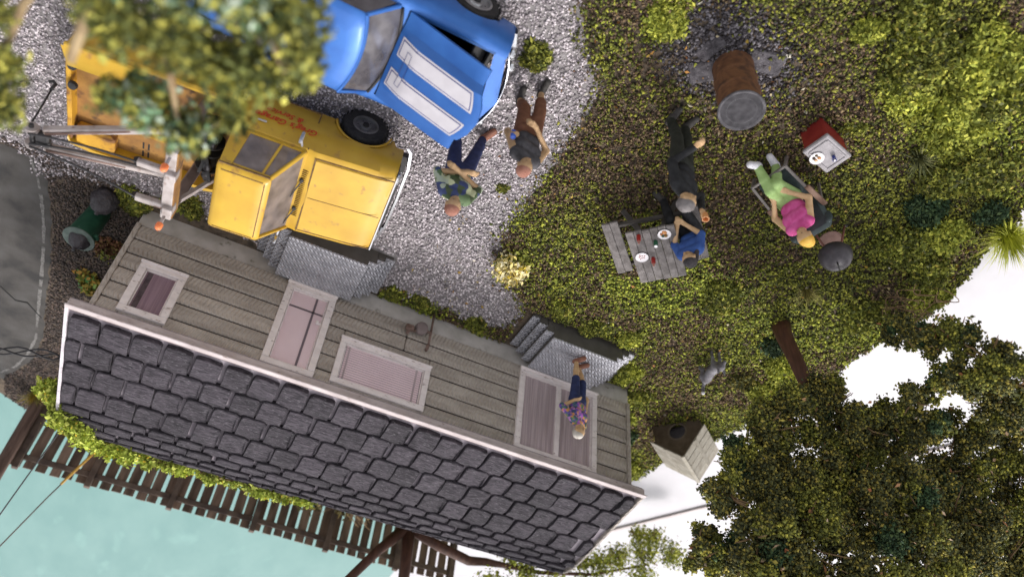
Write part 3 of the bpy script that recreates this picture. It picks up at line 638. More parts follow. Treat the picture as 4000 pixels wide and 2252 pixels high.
q = MB(); q.box((1.07, 0, .52), (.10, 1.5, .09)); q.build('bumper_mount', m_black, truck)
m_rimw = M('grey_rim', (.12, .12, .125), (.19, .188, .19), 10, rough=.45, metal=.5)
wheel(truck, (XC, .70, .30), .305, .23, .165, 1, m_tyre, m_rimw, m_hub); wheel(truck, (XC, -.70, .30), .305, .23, .165, -1, m_tyre, m_rimw, m_hub)
wheel(truck, (-2.15, .66, .31), .31, .30, .17, 1, m_tyre, m_rimw, m_hub); wheel(truck, (-2.15, -.66, .31), .31, .30, .17, -1, m_tyre, m_rimw, m_hub)
# bed
bed = link('bed', None, truck)
q = MB(); q.box((-2.07, 0, .60), (1.96, 1.60, .05)); q.build('floor', m_rustb, bed)
for sg in (-1, 1):
    q = MB(); q.loft([[(x, sg * (w + dx), z) for dx, z in ((0, .44), (.0, .80), (-.03, .83), (-.07, .82), (-.08, .60), (-.08, .44))] for x, w in ((-1.08, .80), (-1.3, .855), (-2.7, .865), (-3.03, .82), (-3.06, .74))], True, 0, True); q.build('side_wall', m_yel, bed, 40)
    q = MB(); q.box((-2.75, sg * .66, .70), (.50, .30, .18), bev=.04); q.build('wheel_box', m_yelr, bed)
q = MB(); q.box((-3.05, 0, .66), (.06, 1.5, .26), bev=.015); q.build('tailgate', m_yelr, bed)
q = MB(); q.box((-1.085, 0, .74), (.05, 1.62, .30), bev=.012); q.build('headboard', m_rustb, bed)
q = MB(); q.loft([[(-2.15, .55, .90), (-2.15, .84, .90)], [(-3.0, .55, .90), (-3.08, .80, .88)]], False); q.box((-2.62, .74, .86), (.86, .22, .06), bev=.015); q.build('tail_wing', m_yel, bed)
q = MB(); q.box((-2.1, -.05, .70), (.5, .46, .17), bev=.02); q.build('tool_chest', m_yelr, bed)
for yy in (.30, .0):
    q = MB(); q.lathe([(.055, 0), (.06, .02), (.05, .05), (.01, .06)], 14, (-2.98, yy + .2, .80)); q.build('tail_lamp', m_black, bed, 40)
# mast, pulleys, boom
mast = link('mast', None, truck); my0, my1 = .50, -.52; mx = -1.50
for yy in (my0, my1):
    q = MB(); q.bar((mx + .06, yy * 1.05, .60), (mx, yy, 1.68), .11, .13, bev=.01); q.build('post', M('mast_brown', (.17, .125, .11), (.25, .19, .17), 8, rough=.8), mast)
    q = MB(); q.bar((mx + .42, yy, .62), (mx + .02, yy, 1.50), .06, .05); q.build('brace', m_steel, mast)
    q = MB(); q.box((mx, yy, 1.83), (.035, .035, .16)); q.build('lamp_stem', m_steel, mast)
    q = MB(); q.lathe([(.042, 0), (.045, .03), (.04, .07), (.025, .09), (.005, .095)], 12, (mx, yy, 1.885)); q.build('lamp', m_orange, mast, 40)
q = MB(); q.box((mx, (my0 + my1) / 2, 1.66), (.13, my0 - my1 + .16, .12), bev=.012); q.build('crossbeam', m_steel, mast)
q = MB(); q.box((mx + .07, (my0 + my1) / 2, 1.60), (.02, my0 - my1 + .10, .20)); q.build('crossbeam_web', m_rustb, mast)
for yy in (.20, -.40):
    q = MB(); q.box((mx - .16, yy, 1.68), (.44, .085, .085), bev=.012); q.build('arm', m_steel, mast)
    q = MB(); q.box((mx + .03, yy, 1.70), (.12, .12, .17), bev=.01); q.build('bracket', m_steel, mast)
    q = MB(); q.lathe([(.05, -.02), (.035, -.01), (.035, .01), (.05, .02)], 12, (mx - .38, yy, 1.66), 'y'); q.build('pulley', m_black, mast, 40)
boom = link('boom', None, truck); tip = (-3.08, -.02, 1.62)
for sg in (-1, 1):
    q = MB(); q.bar((mx - .10, sg * .40 - .02, 1.12), (tip[0] + .12, tip[1] + sg * .13, tip[2] - .01), .075, .10, bev=.012); q.build('beam', m_steel, boom)
    q = MB(); q.bar((mx - .16, sg * .40 - .01, 1.175), (tip[0] + .16, tip[1] + sg * .13, tip[2] + .045), .03, .012); q.build('beam_top', M('beam_rust', (.13, .08, .065), (.2, .13, .11), 8, rough=.85), boom)
    q = MB(); q.lathe([(.08, -.025), (.085, -.015), (.065, 0), (.085, .015), (.08, .025)], 18, (tip[0], tip[1] + sg * .12, tip[2] + .01), 'y'); q.build('sheave', m_steel, boom, 40)
q = MB(); q.tube([(tip[0], -.20, tip[2] + .01), (tip[0], .16, tip[2] + .01)], .028, 10); q.box((tip[0] + .12, -.02, tip[2]), (.16, .20, .10), bev=.02); q.build('tip_pin', m_black, boom)
q = MB()
for yy, sg in ((.20, 1), (-.40, -1), (.14, 1)): q.tube(sag((mx - .38, yy, 1.69), (tip[0], tip[1] + sg * .10 * (1 if yy != .14 else -.6), tip[2] + .09), .04), .014, 6)
q.tube([(tip[0] - .08, -.02, tip[2]), (tip[0] - .13, -.02, 1.1), (tip[0] - .16, .0, .8)], .012, 6); q.build('cable', m_wire, boom, True)
q = MB(); q.tube([(tip[0] - .16, 0, .82), (tip[0] - .16, 0, .70), (tip[0] - .20, 0, .66), (tip[0] - .24, 0, .70)], .022, 8); q.build('hook', m_black, boom, True)
winch = link('winch', None, truck)
for yy in (.22, -.2):
    q = MB(); q.lathe([(.17, -.15), (.17, -.13), (.10, -.12), (.115, -.04), (.10, .04), (.115, .12), (.17, .13), (.17, .15)], 18, (-1.29, yy, .80), 'y'); q.build('drum', m_black, winch, 40)
m_oily = M('oily_metal', (.035, .032, .034), (.10, .095, .10), 14, rough=.3, metal=.7)
for k in range(12):
    yy = -.5 + k / 11; q = MB(); q.ell((-1.30 + random.uniform(-.08, .08), yy, .84 + random.uniform(-.06, .16)), (random.uniform(.05, .08), random.uniform(.05, .09), random.uniform(.04, .07)), 8, 5); q.build('gear', m_oily, winch, True)
q = MB(); q.bar((-1.22, -.5, .95), (-1.36, .5, 1.02), .04, .03); q.bar((-1.36, -.35, .98), (-1.22, .35, .92), .04, .03); q.build('lever', m_black, winch)

# ----------------------------------------------------------------- blue car
m_blue = M('metallic_blue', (.018, .098, .35), (.026, .125, .41), 4, rough=.45, metal=.3, coat=.15, spec=.5)
def fleck(m):
    nt = m.node_tree; n = nt.nodes; b_ = n['Principled BSDF']; t = n.new('ShaderNodeTexNoise'); t.inputs['Scale'].default_value = 95; g = n.new('ShaderNodeNewGeometry'); nt.links.new(g.outputs['Position'], t.inputs['Vector'])
    bp_ = n.new('ShaderNodeBump'); bp_.inputs['Strength'].default_value = .18; bp_.inputs['Distance'].default_value = .006; nt.links.new(t.outputs['Fac'], bp_.inputs['Height']); nt.links.new(bp_.outputs[0], b_.inputs['Normal'])
fleck(m_blue)
m_stripe = M('white_stripe', (.47, .44, .47), (.53, .50, .53), 6, rough=.5)
m_pin = M('dark_blue_line', (.05, .06, .20), rough=.5)
m_cglass = M('smoked_glass', (.045, .040, .045), (.14, .13, .14), 3, rough=.12, alpha=.9, spec=.6)
car = thing('blue_car', 'blue two door car with white bonnet stripes and its bonnet raised', 'car', (-.28, 5.05, 0), math.pi)
# local: x forward from the cowl, +y = near side; stations
CX, CZ, CR = .68, .30, .34; RX = -1.75
def zb_car(x):
    z = .22
    for c in (CX, RX):
        d = abs(x - c)
        if d < CR: z = max(z, CZ + math.sqrt(CR * CR - d * d))
    return z
cst = sorted(set([-2.55, -2.5, -2.3, 1.10, 1.17, 1.20] + list(np.linspace(-2.1, -1.4, 20)) + [-1.2, -.9, -.5, -.1, .0, .1, .2] + list(np.linspace(.32, 1.04, 22))))
rings = []
for x in cst:
    zb = zb_car(x); zt = .86 - .04 * max(0, x - .6) if x > -.05 else .88 - .05 * max(0, -x - 1.6)
    k = 1 - .06 * max(0, (x - .8) / .4) - .08 * max(0, (-x - 2.2) / .35); hipk = .02 * math.exp(-((x + 1.7) / .5) ** 2)
    half = [(.70, zb), (.755, max(.34, zb + .004)), (.785 + hipk, max(.52, zb + .01)), (.790 + hipk, max(.64, zb + .02)), (.76 + hipk, max(.74, zb + .03)), (.715, zt - .03), (.67, zt), (.60, zt + .006)]
    half = [(w * k, z) for w, z in half]; rings.append([(x, w, z) for w, z in half])
q = MB()
for sg in (1, -1):
    q.loft([[(x, sg * w, z) for x, w, z in r_] for r_ in rings], False)
q.add([(1.2, w * sg, z) for sg in (1,) for x, w, z in rings[-1]] + [(1.2, -w, z) for x, w, z in rings[-1][::-1]], [tuple(range(16))])
q.add([(-2.55, w, z) for x, w, z in rings[0]] + [(-2.55, -w, z) for x, w, z in rings[0][::-1]], [tuple(range(16))])
# deck behind roof, header in front of bay, cowl
q.loft([[(-2.55, -.56, .83), (-2.55, 0, .845), (-2.55, .56, .83)], [(-1.55, -.605, .886), (-1.55, 0, .905), (-1.55, .605, .886)]], False)
q.loft([[(-.10, -.61, .866), (-.10, 0, .90), (-.10, .61, .866)], [(.03, -.61, .866), (.05, 0, .885), (.03, .61, .866)]], False)
q.loft([[(1.05, -.58, .845), (1.17, 0, .855), (1.05, .58, .845)], [(1.20, -.56, .835), (1.36, 0, .84), (1.20, .56, .835)], [(1.20, -.56, .62), (1.36, 0, .62), (1.20, .56, .62)]], False)
cbody = q.build('body', m_blue, car, 35)
q = MB(); q.box((-.6, 0, .30), (3.4, 1.24, .2)); q.box((.5, 0, .36), (1.2, 1.15, .08)); q.build('chassis', m_black, car)
bay = link('engine_bay', None, car)
m_blued = M('bay_blue', (.02, .08, .26), (.028, .10, .30), 4, rough=.5)
for sg in (-1, 1):
    q = MB(); q.box((.54, sg * .575, .63), (1.05, .03, .44)); q.build('inner_fender', m_blued, bay)
q = MB(); q.box((.03, 0, .62), (.03, 1.15, .46)); q.build('firewall', m_blued, bay)
q = MB(); q.box((1.03, 0, .66), (.05, 1.12, .32), bev=.01); q.build('radiator', m_black, bay)
q = MB(); q.box((.50, 0, .58), (.55, .42, .28), bev=.03)
for sg in (-1, 1): q.box((.5, sg * .2, .70), (.52, .12, .08), bev=.025)
q.build('engine_block', M('engine_metal', (.12, .12, .13), (.22, .22, .24), 14, rough=.5, metal=.4), bay)
q = MB(); q.lathe([(.2, 0), (.21, .04), (.19, .07), (.04, .075)], 20, (.52, 0, .74)); q.build('air_cleaner', m_chrome, bay, 40)
q = MB(); q.box((.92, .40, .60), (.16, .22, .18), bev=.015); q.build('battery', m_black, bay)
q = MB(); q.lathe([(.06, -.06), (.075, 0), (.06, .04)], 14, (.92, .26, .78), 'x'); q.build('cap', m_chrome, bay, 40)
# hood, open 21 degrees about the cowl
hoodc = link('hood', None, car, (.05, 0, .885), (0, R(-22.5), 0), label='raised blue bonnet with two white stripes and a cowl flap')
def hsurf(u, y, dz=0):
    """u 0..1 from hinge to front edge; y lateral"""
    a = abs(y); front = 1.06 + .17 * max(0, 1 - (a / .42) ** 2) if a < .42 else 1.06
    x = u * front; bul = .10 * (1 - max(0, min(1, (a - .345) / .085))); bul *= min(1, .25 + u * 3)
    z = bul - .03 * u * u - .10 * max(0, u - .93) * 6 * .4 + .012 * (1 - (a / .6) ** 2)
    return (x, y, z + dz)
us = [0, .05, .12, .25, .4, .55, .7, .85, .93, .97, 1.0]; ys = [-.60, -.59, -.5, -.41, -.395, -.37, -.345, -.33, -.2, 0, .2, .33, .345, .37, .395, .41, .5, .59, .60]
q = MB(); q.loft([[hsurf(u, y) for y in ys] for u in us], False); q.loft([[hsurf(u, y, -.03) for y in ys[::-1]] for u in us], False)
for e in (0, -1): q.loft([[hsurf(us[e], y) for y in ys], [hsurf(us[e], y, -.03) for y in ys]], False)
for yy in (-.60, .60): q.loft([[hsurf(u, yy) for u in us], [hsurf(u, yy, -.03) for u in us]], False)
q.build('panel', m_blue, hoodc, 30)
def hstrip(name, ya, yb, u0, u1, mat, dz):
    k = np.linspace(u0, u1, 16); q = MB(); q.loft([[hsurf(u, ya + (yb - ya) * t, dz) for t in (0, .2, .4, .6, .8, 1)] for u in k], False); return q.build(name, mat, hoodc, True)
for sg in (1, -1):
    a, b_ = sg * .335, sg * .085
    hstrip('stripe_border', a, b_, .05, .915, m_stripe, .004); hstrip('pinstripe', a - sg * .022, b_ + sg * .022, .065, .895, m_pin, .0065); hstrip('stripe', a - sg * .034, b_ + sg * .034, .075, .885, m_stripe, .009)
for (ya, yb, u0, u1) in [(-.23, .23, .15, .154), (-.23, .23, .205, .209), (-.23, -.225, .15, .209), (.225, .23, .15, .209)]: hstrip('flap_seam', ya, yb, u0, u1, m_pin, .013)
hstrip('flap', -.225, -.10, .156, .203, m_stripe, .0115); hstrip('flap', .10, .225, .156, .203, m_stripe, .0115); hstrip('flap', -.095, .095, .156, .203, m_blue, .0115)
# greenhouse
def ring_c(z, xf, xr, w, cx=.0, bow=.10):
    f = [(xf - bow * 0 + bow * (1 - (y / w) ** 2), y) for y in np.linspace(w, -w, 9)]
    r_ = [(xr - .05 * (1 - (y / w) ** 2), y) for y in np.linspace(-w, w, 7)]
    return [(x, y, z) for x, y in f + r_]
q = MB(); q.loft([ring_c(1.185, -.35, -1.22, .535), ring_c(1.205, -.365, -1.20, .52), ring_c(1.235, -.42, -1.12, .46), ring_c(1.25, -.55, -1.0, .34)], True, 0, True); q.build('roof', m_blue, car, 45)
q = MB(); wf = list(np.linspace(.585, -.585, 13)); wt = list(np.linspace(.505, -.505, 13))
q.loft([[(-.06 + .10 * (1 - (y / .585) ** 2), y, .885) for y in wf], [(-.37 + .09 * (1 - (y / .505) ** 2), y, 1.185) for y in wt]], False); q.build('windshield', m_cglass, car, True)
q = MB(); q.tube([(-.05 + .10 * (1 - (y / .60) ** 2), y * 1.02, .885) for y in wf], .017, 6); q.build('windshield_seal', m_black, car, True)
q = MB(); q.loft([[(-1.62, y, .905) for y in (.55, .2, -.2, -.55)], [(-1.2, y, 1.185) for y in (.47, .2, -.2, -.47)]], False); q.build('rear_window', m_cglass, car)
for sg in (-1, 1):
    q = MB(); q.bar((-.07, sg * .61, .88), (-.365, sg * .525, 1.20), .045, .04, bev=.01); q.build('pillar', m_blue, car, 40)
    q = MB(); q.loft([[(-1.30, sg * .63, .88), (-1.68, sg * .60, .88)], [(-1.08, sg * .53, 1.195), (-1.24, sg * .50, 1.195)]], False); q.build('pillar', m_blue, car, 40)
q = MB(); q.tube([(-.355 + .085 * (1 - (y / .53) ** 2), y, 1.198) for y in np.linspace(.53, -.53, 11)], .02, 6)
q.build('header_trim', m_blue, car, 40)
for sg in (-1, 1):
    q = MB(); q.add([(-.12, sg * .622, .885), (-1.28, sg * .628, .885), (-1.07, sg * .53, 1.185), (-.375, sg * .53, 1.185)], [(0, 1, 2, 3)]); q.build('side_window', m_cglass, car)
    q = MB(); q.bar((-.02, sg * .792, .40), (-.02, sg * .73, .84), .01, .01); q.bar((-1.12, sg * .80, .40), (-1.12, sg * .735, .84), .01, .01); q.build('door_seam', m_pin, car)
q = MB(); q.box((-.75, 0, .74), (.9, 1.05, .12), bev=.04); q.box((-1.05, .28, .95), (.14, .40, .36), bev=.05); q.box((-1.05, -.28, .95), (.14, .40, .36), bev=.05); q.build('seats', m_black, car)
q = MB(); q.loft([[(1.215 + .15 * (1 - (y / .70) ** 2) + dx, y, z) for dx, z in ((-.02, .40), (.025, .42), (.035, .48), (.03, .54), (-.02, .57))] for y in np.linspace(.74, -.74, 15)], False); q.build('bumper', m_chrome, car, 40)
q = MB(); q.loft([[(1.205 + .155 * (1 - (y / .60) ** 2), y, z) for z in (.58, .80)] for y in np.linspace(.62, -.62, 13)], False); cg = q.build('grille', m_black, car)
for z in (.60, .69, .79):
    q = MB(); q.tube([(1.215 + .155 * (1 - (y / .60) ** 2), y, z) for y in np.linspace(.66, -.66, 13)], .012, 6); q.build('grille_trim', m_chrome, cg, True)
for sg in (-1, 1):
    for yy in (.42, .58):
        q = MB(); q.lathe([(.072, 0), (.075, .03), (.06, .05), (.01, .06)], 16, (1.215 + .155 * (1 - (yy / .62) ** 2), sg * yy, .69), 'x'); q.build('headlight', m_chrome, car, 40)
m_rimc = M('alloy_rim', (.30, .30, .31), (.42, .42, .43), 10, rough=.35, metal=.8)
for sg in (1, -1):
    wheel(car, (CX, sg * .66, .30), .30, .22, .185, sg, m_tyre, m_rimc, m_hub); wheel(car, (RX, sg * .66, .30), .30, .24, .185, sg, m_tyre, m_rimc, m_hub)
# ================================================================= YARD THINGS
m_gwood = M('grey_wood', (.12, .105, .10), (.21, .187, .182), 5, rough=.85, objrand=.14, bump=.4, bscale=25, stretch=(2, 2, 2), wear=((.12, .10, .095), 14, .62))
m_dwood = M('dark_wood', (.06, .052, .048), (.10, .088, .08), 6, rough=.9)
pt = thing('picnic_table', 'weathered grey picnic table with benches standing on the grass', 'table', (-4.74, 6.28, 0), math.atan2(.697, -.717))
for i in range(6):
    q = MB(); q.box((0, 0, .70), (1.03 + random.uniform(-.015, .015), .108, .035), bev=.006); q.build('plank', m_gwood, pt, loc=(0, (i - 2.5) * .1125, 0))
for sg in (-1, 1):
    for k in range(2):
        q = MB(); q.box((0, 0, .42), (1.03, .115, .035), bev=.006); q.build('bench_plank', m_gwood, pt, loc=(random.uniform(-.02, .02), sg * (.50 + k * .12), 0))
    for ex in (-.36, .36):
        q = MB(); q.bar((ex, sg * .10, .67), (ex, sg * .42, 0), .07, .04, up=(1, 0, 0)); q.build('leg', m_dwood, pt)
for ex in (-.40, .40):
    q = MB(); q.box((ex, 0, .385), (.04, 1.18, .06)); q.build('crossbar', m_dwood, pt); q = MB(); q.box((ex, 0, .66), (.04, .62, .05)); q.build('crossbar', m_dwood, pt)
m_plw = M('white_plate', (.74, .70, .72), (.78, .74, .76), 10, rough=.4)
def plate(lbl, p, foods):
    t = thing('plate', lbl, 'plate', p); q = MB(); q.lathe([(.05, 0), (.085, .006), (.092, .016), (.085, .014), (.06, .008), (.002, .008)], 20); q.build('dish', m_plw, t, 40)
    for i, (x, y, rx, ry, h, c) in enumerate(foods):
        q = MB(); q.ell((x, y, .012), (rx, ry, h), 8, 5); q.build('food', M('food_%s' % c, c, rough=.7), t, True)
plate('white plate of meat and salad by the seated man on the picnic table', (-4.59, 5.88, .72), [(.02, -.03, .04, .03, .02, '#c98a55'), (-.03, .01, .03, .025, .02, '#7a5a25'), (.0, .035, .03, .02, .02, '#2e4a35'), (.035, .02, .02, .02, .015, '#b0703c')])
plate('white plate with red crumbs, farther one on the picnic table', (-4.58, 6.41, .72), [(.01 + .05 * math.cos(k * 2.4) * (.4 + .1 * k), .045 * math.sin(k * 2.4) * (.3 + .1 * k), .010, .007, .008, '#a8574a') for k in range(8)])
m_redg = M('red_plastic', (.33, .02, .018), (.40, .03, .022), 9, rough=.35)
for p, lbl in (((-4.31, 6.09, .718), 'small red bottle near the bench side corner of the picnic table'), ((-4.73, 6.35, .718), 'small red bottle standing right beside the crumb plate')):
    t = thing('bottle', lbl, 'bottle', p); q = MB(); q.lathe([(.026, 0), (.03, .01), (.03, .09), (.022, .115)], 12); q.build('body', m_redg, t, 40); q = MB(); q.lathe([(.022, .1155), (.016, .135), (.006, .165)], 10); q.build('cap', M('dull_red', (.38, .16, .13), rough=.5), t, 40)
t = thing('can', 'small green can standing on the picnic table', 'can', (-4.57, 6.06, .718)); q = MB(); q.lathe([(.026, 0), (.03, .006), (.03, .09), (.026, .1)], 14); q.build('body', M('green_can', (.02, .10, .05), (.03, .13, .07), 20, rough=.4), t, 40); q = MB(); q.lathe([(.025, .101), (.025, .106), (.005, .106)], 12); q.build('lid', m_plw, t)
# burn barrel
br = thing('oil_drum', 'rust brown steel drum with dented grey lid on the burnt patch', 'drum', (-4.11, 3.70, .02))
m_drum = M('rust_drum', (.10, .042, .022), (.17, .075, .035), 6, rough=.8, bump=.2, bscale=30, c3=(.075, .035, .022), wear=((.27, .13, .06), 12, .66))
prof = [(.235, 0), (.25, .012), (.25, .02)]
for z in np.linspace(.03, .86, 40): prof.append((.245 + .014 * (math.exp(-((z - .30) / .018) ** 2) + math.exp(-((z - .58) / .018) ** 2)), float(z)))
q = MB(); q.lathe(prof + [(.25, .875)], 32); q.build('shell', m_drum, br, 50)
m_lid = M('grey_lid', (.05, .046, .052), (.125, .117, .126), 9, rough=.7, bump=.6, bscale=18, wear=((.12, .11, .12), 10, .60))
q = MB(); q.lathe([(.258, .865), (.268, .875), (.27, .895), (.258, .905), (.24, .895), (.225, .878), (.20, .885), (.17, .894), (.155, .889), (.1, .891), (.004, .889)], 36); q.build('lid', m_lid, br, 40)
q = MB(); q.lathe([(.236, .8935), (.222, .884), (.205, .888), (.190, .893)], 36); q.build('lid_groove', M('groove_dark', (.022, .02, .024), (.05, .046, .052), 14, rough=.8), br, 40)
m_slab = M('broken_slab', (.04, .035, .04), (.115, .105, .115), 12, rough=.95, bump=.9, bscale=30, wear=((.08, .07, .08), 8, .57))
for i, (x, y, w, d, a, lb_) in enumerate([(-4.40, 3.45, .44, .30, 15, 'flat grey concrete slab on the far right of the rusty drum'), (-3.82, 3.93, .32, .30, 40, 'small rough grey slab on the left of the rusty drum'), (-3.72, 3.62, .36, .2, 75, 'low dark stone block between ash and grass left of the drum')]):
    q = MB(); q.box((0, 0, .0), (w, d, .08), bev=.02); o = q.build('stone_slab', m_slab, None, loc=(x, y, 0), rot=(R(random.uniform(-3, 3)), R(random.uniform(-3, 3)), R(a)), label=lb_, category='slab', group='slabs round the drum')
# cooler
cl = thing('cool_box', 'dark red cool box with grey lid carrying a plate', 'cool box', (-5.70, 3.92, 0), math.atan2(.2, -.98))
q = MB(); q.box((0, 0, .19), (.46, .33, .38), bev=.02); q.build('body', M('cooler_red', (.22, .02, .018), (.28, .032, .026), 6, rough=.5), cl)
m_cl = M('cooler_lid', (.26, .24, .25), (.34, .315, .33), 12, rough=.7, wear=((.25, .22, .23), 15, .62))
q = MB(); q.box((0, 0, .41), (.50, .37, .06), bev=.015); q.build('lid', m_cl, cl)
for (x, y, w, d) in [(0, .135, .38, .02), (0, -.135, .38, .02), (.19, 0, .02, .25), (-.19, 0, .02, .25)]:
    q = MB(); q.box((x, y, .445), (w, d, .016), bev=.004); q.build('rim', m_cl, cl)
plate('white plate of food lying on the red cool box', (-5.62, 4.02, .444), [(-.02, -.02, .03, .022, .02, '#b98455'), (.03, .02, .022, .022, .02, '#4a3a2a'), (.035, -.03, .02, .02, .02, '#5a4a30'), (-.01, .03, .025, .02, .02, '#d8b08a')])
t = thing('cup', 'tiny blue cup on the red cool box', 'cup', (-5.78, 3.90, .444)); q = MB(); q.lathe([(.022, 0), (.03, .07), (.026, .07), (.02, .01)], 12); q.build('cup_body', M('blue_plastic', (.02, .035, .22), rough=.4), t, 40); q = MB(); q.lathe([(.012, .0705), (.012, .085), (.002, .085)], 8); q.build('top', m_plw, t)
# kettle grill
gr_ = thing('kettle_grill', 'round black kettle grill on red brown tripod legs', 'grill', (-6.88, 5.08, 0))
m_ket = M('kettle_black', (.038, .033, .038), (.07, .062, .07), 8, rough=.4, wear=((.15, .13, .14), 30, .66))
q = MB(); q.lathe([(.225, .62), (.228, .635), (.22, .70), (.185, .775), (.12, .825), (.05, .845), (.004, .85)], 28, (.06, -.05, .06)); q.build('lid', m_ket, gr_, 50)
q = MB(); q.lathe([(.05, .50), (.12, .515), (.19, .56), (.222, .61), (.226, .62)], 28, (.06, -.05, .06)); q.build('bowl', m_ket, gr_, 50)
q = MB(); q.tube([(.11, -.09, .905), (.11, -.09, .935), (.01, -.02, .935), (.01, -.02, .905)], .012, 6); q.build('lid_handle', m_black, gr_, True)
m_leg = M('rust_red_leg', (.20, .075, .06), (.27, .12, .095), 10, rough=.7)
for (x, y) in ((-.18, -.17), (-.10, .26), (.26, .10)):
    q = MB(); q.tube([(x, y, .03), (x * .35 + .05, y * .35 - .04, .60)], .016, 8); q.build('leg', m_leg, gr_, True)
q = MB(); q.lathe([(.155, .30), (.16, .305), (.155, .315), (.01, .315)], 20, (-.01, 0, 0)); q.build('shelf', M('shelf_rust', (.23, .13, .105), (.30, .18, .15), 9, rough=.75), gr_, 40)
q = MB(); q.lathe([(.02, -.015), (.05, -.015), (.05, .015), (.02, .015)], 12, (-.18, -.17, .05), 'y'); q.build('wheel', m_black, gr_, 40)
# lounge chair
ch = thing('lounge_chair', 'low lounge chair with wooden arms and dark cushions under the woman in pink', 'chair', (-5.80, 4.72, 0), math.atan2(-.22, .97))
m_arm = M('arm_wood', (.17, .095, .065), (.24, .15, .11), 7, rough=.7, wear=((.12, .09, .08), 12, .6))
m_cfr = M('chair_frame', (.17, .15, .14), (.24, .21, .20), 9, rough=.6)
m_cush = M('dark_cushion', (.035, .048, .05), (.06, .078, .08), 7, rough=.8)
for sg in (-1, 1):
    q = MB(); q.bar((.06, sg * .295, .47), (-.34, sg * .30, .52), .075, .03, up=(0, 0, 1), bev=.01); q.build('armrest', m_arm, ch)
    q = MB(); q.bar((.42, sg * .26, .33), (.05, sg * .28, .46), .035, .03); q.build('front_rail', m_cfr, ch)
    q = MB(); q.bar((.42, sg * .26, .33), (.30, sg * .26, 0), .035, .035); q.build('leg', m_cfr, ch)
    q = MB(); q.bar((-.30, sg * .28, .50), (-.38, sg * .27, 0), .035, .035); q.build('leg', m_cfr, ch)
q = MB(); q.bar((.42, -.26, .33), (.42, .26, .33), .03, .03); q.build('crossbar', m_cfr, ch)
q = MB(); q.box((.06, 0, .30), (.58, .46, .10), Matrix.Rotation(R(8), 3, 'Y'), bev=.04); q.build('seat', m_cush, ch, 60)
q = MB(); q.box((-.34, 0, .55), (.10, .56, .56), Matrix.Rotation(R(-24), 3, 'Y'), bev=.045); q.build('backrest', m_cush, ch, 60)
for sg in (-1, 1):
    q = MB(); q.ell((-.40, sg * .25, .68), (.05, .07, .11), 12, 8); q.build('wing', m_cush, ch, True)
# dog house
dh = thing('dog_house', 'small wooden kennel with round doorway and plank roof at the yard edge', 'kennel', (-7.98, 10.30, -.06), 0)
dx = Vector((-.80, .60, 0)).normalized(); dy = Vector((-.60, -.80, 0)); dh.matrix_world = Matrix.Translation((-8.10, 10.52, -.12)) @ Matrix(((dx.x, dy.x, 0, 0), (dx.y, dy.y, 0, 0), (0, 0, 1, 0), (0, 0, 0, 1))) @ Matrix.Rotation(R(-9), 4, 'X') @ Matrix.Scale(1.03, 4)
m_kw = M('kennel_brown', (.075, .052, .036), (.115, .085, .06), 8, rough=.9, objrand=.12, bump=.3, bscale=40)
m_kr = M('kennel_roof', (.26, .23, .185), (.35, .32, .27), 7, rough=.85, objrand=.14, bump=.4, bscale=30, wear=((.22, .19, .15), 14, .62))
W2, EH, AH, DP = .44, .48, .92, .90
def front_panel(x):  # gable outline with a round hole, as a ring strip
    n = 32; out = []; hole = []
    for k in range(n):
        a = 2 * math.pi * k / n; c, s_ = math.cos(a), math.sin(a); hole.append((x, .17 * c, .36 + .17 * s_))
        t = 1e9
        for (nx, ny, d) in [(1, 0, W2), (-1, 0, W2), (0, -1, -.0 + .36), ((AH - EH) / math.hypot(W2, AH - EH), W2 / math.hypot(W2, AH - EH), None), (-(AH - EH) / math.hypot(W2, AH - EH), W2 / math.hypot(W2, AH - EH), None)]:
            if d is None: d = ny * (AH - .36)
            dd = nx * c + ny * s_
            if dd > 1e-6: t = min(t, d / dd)
        out.append((x, c * t, .36 + s_ * t))
    return out, hole
o0, h0 = front_panel(0); o1, h1 = front_panel(.03); q = MB(); q.loft([h1, h0, o0, o1], True); q.build('front_wall', m_kw, dh)
q = MB(); q.tube(h0 + h0[:1], .02, 6, caps=False); q.build('hole_rim', M('rim_brown', (.13, .10, .075), rough=.85), dh, True)
for sg in (-1, 1):
    q = MB(); q.box((DP / 2, sg * W2, EH / 2), (DP - .04, .03, EH)); q.build('side_wall', m_kw, dh)
    sl = math.atan2(AH - EH, W2); Ls = math.hypot(W2, AH - EH) + .12
    for k in range(5):
        q = MB(); q.box((0, 0, 0), (.19, Ls, .022), bev=.004); q.build('roof_plank', m_kr, dh, loc=(-.06 + k * .197 + .08, sg * (Ls / 2 * math.cos(sl) + .01), AH + .04 - Ls / 2 * math.sin(sl) + random.uniform(-.004, .006)), rot=(-sg * sl, 0, R(random.uniform(-.8, .8))))
    q = MB(); q.box((0, 0, 0), (.94, .07, .025)); q.build('roof_batten', m_kr, dh, loc=(.40, sg * Ls * .55 * math.cos(sl), AH + .062 - Ls * .55 * math.sin(sl)), rot=(-sg * sl, 0, 0))
q = MB(); q.box((.40, 0, AH + .055), (1.02, .07, .035), bev=.008); q.build('ridge_board', m_kr, dh)
q = MB(); q.box((DP - .03, 0, EH / 2), (.03, 2 * W2 - .04, EH)); q.build('back_wall', m_kw, dh)
q = MB(); q.box((.47, 0, .24), (.8, .82, .04)); q.build('floor', m_dark, dh)
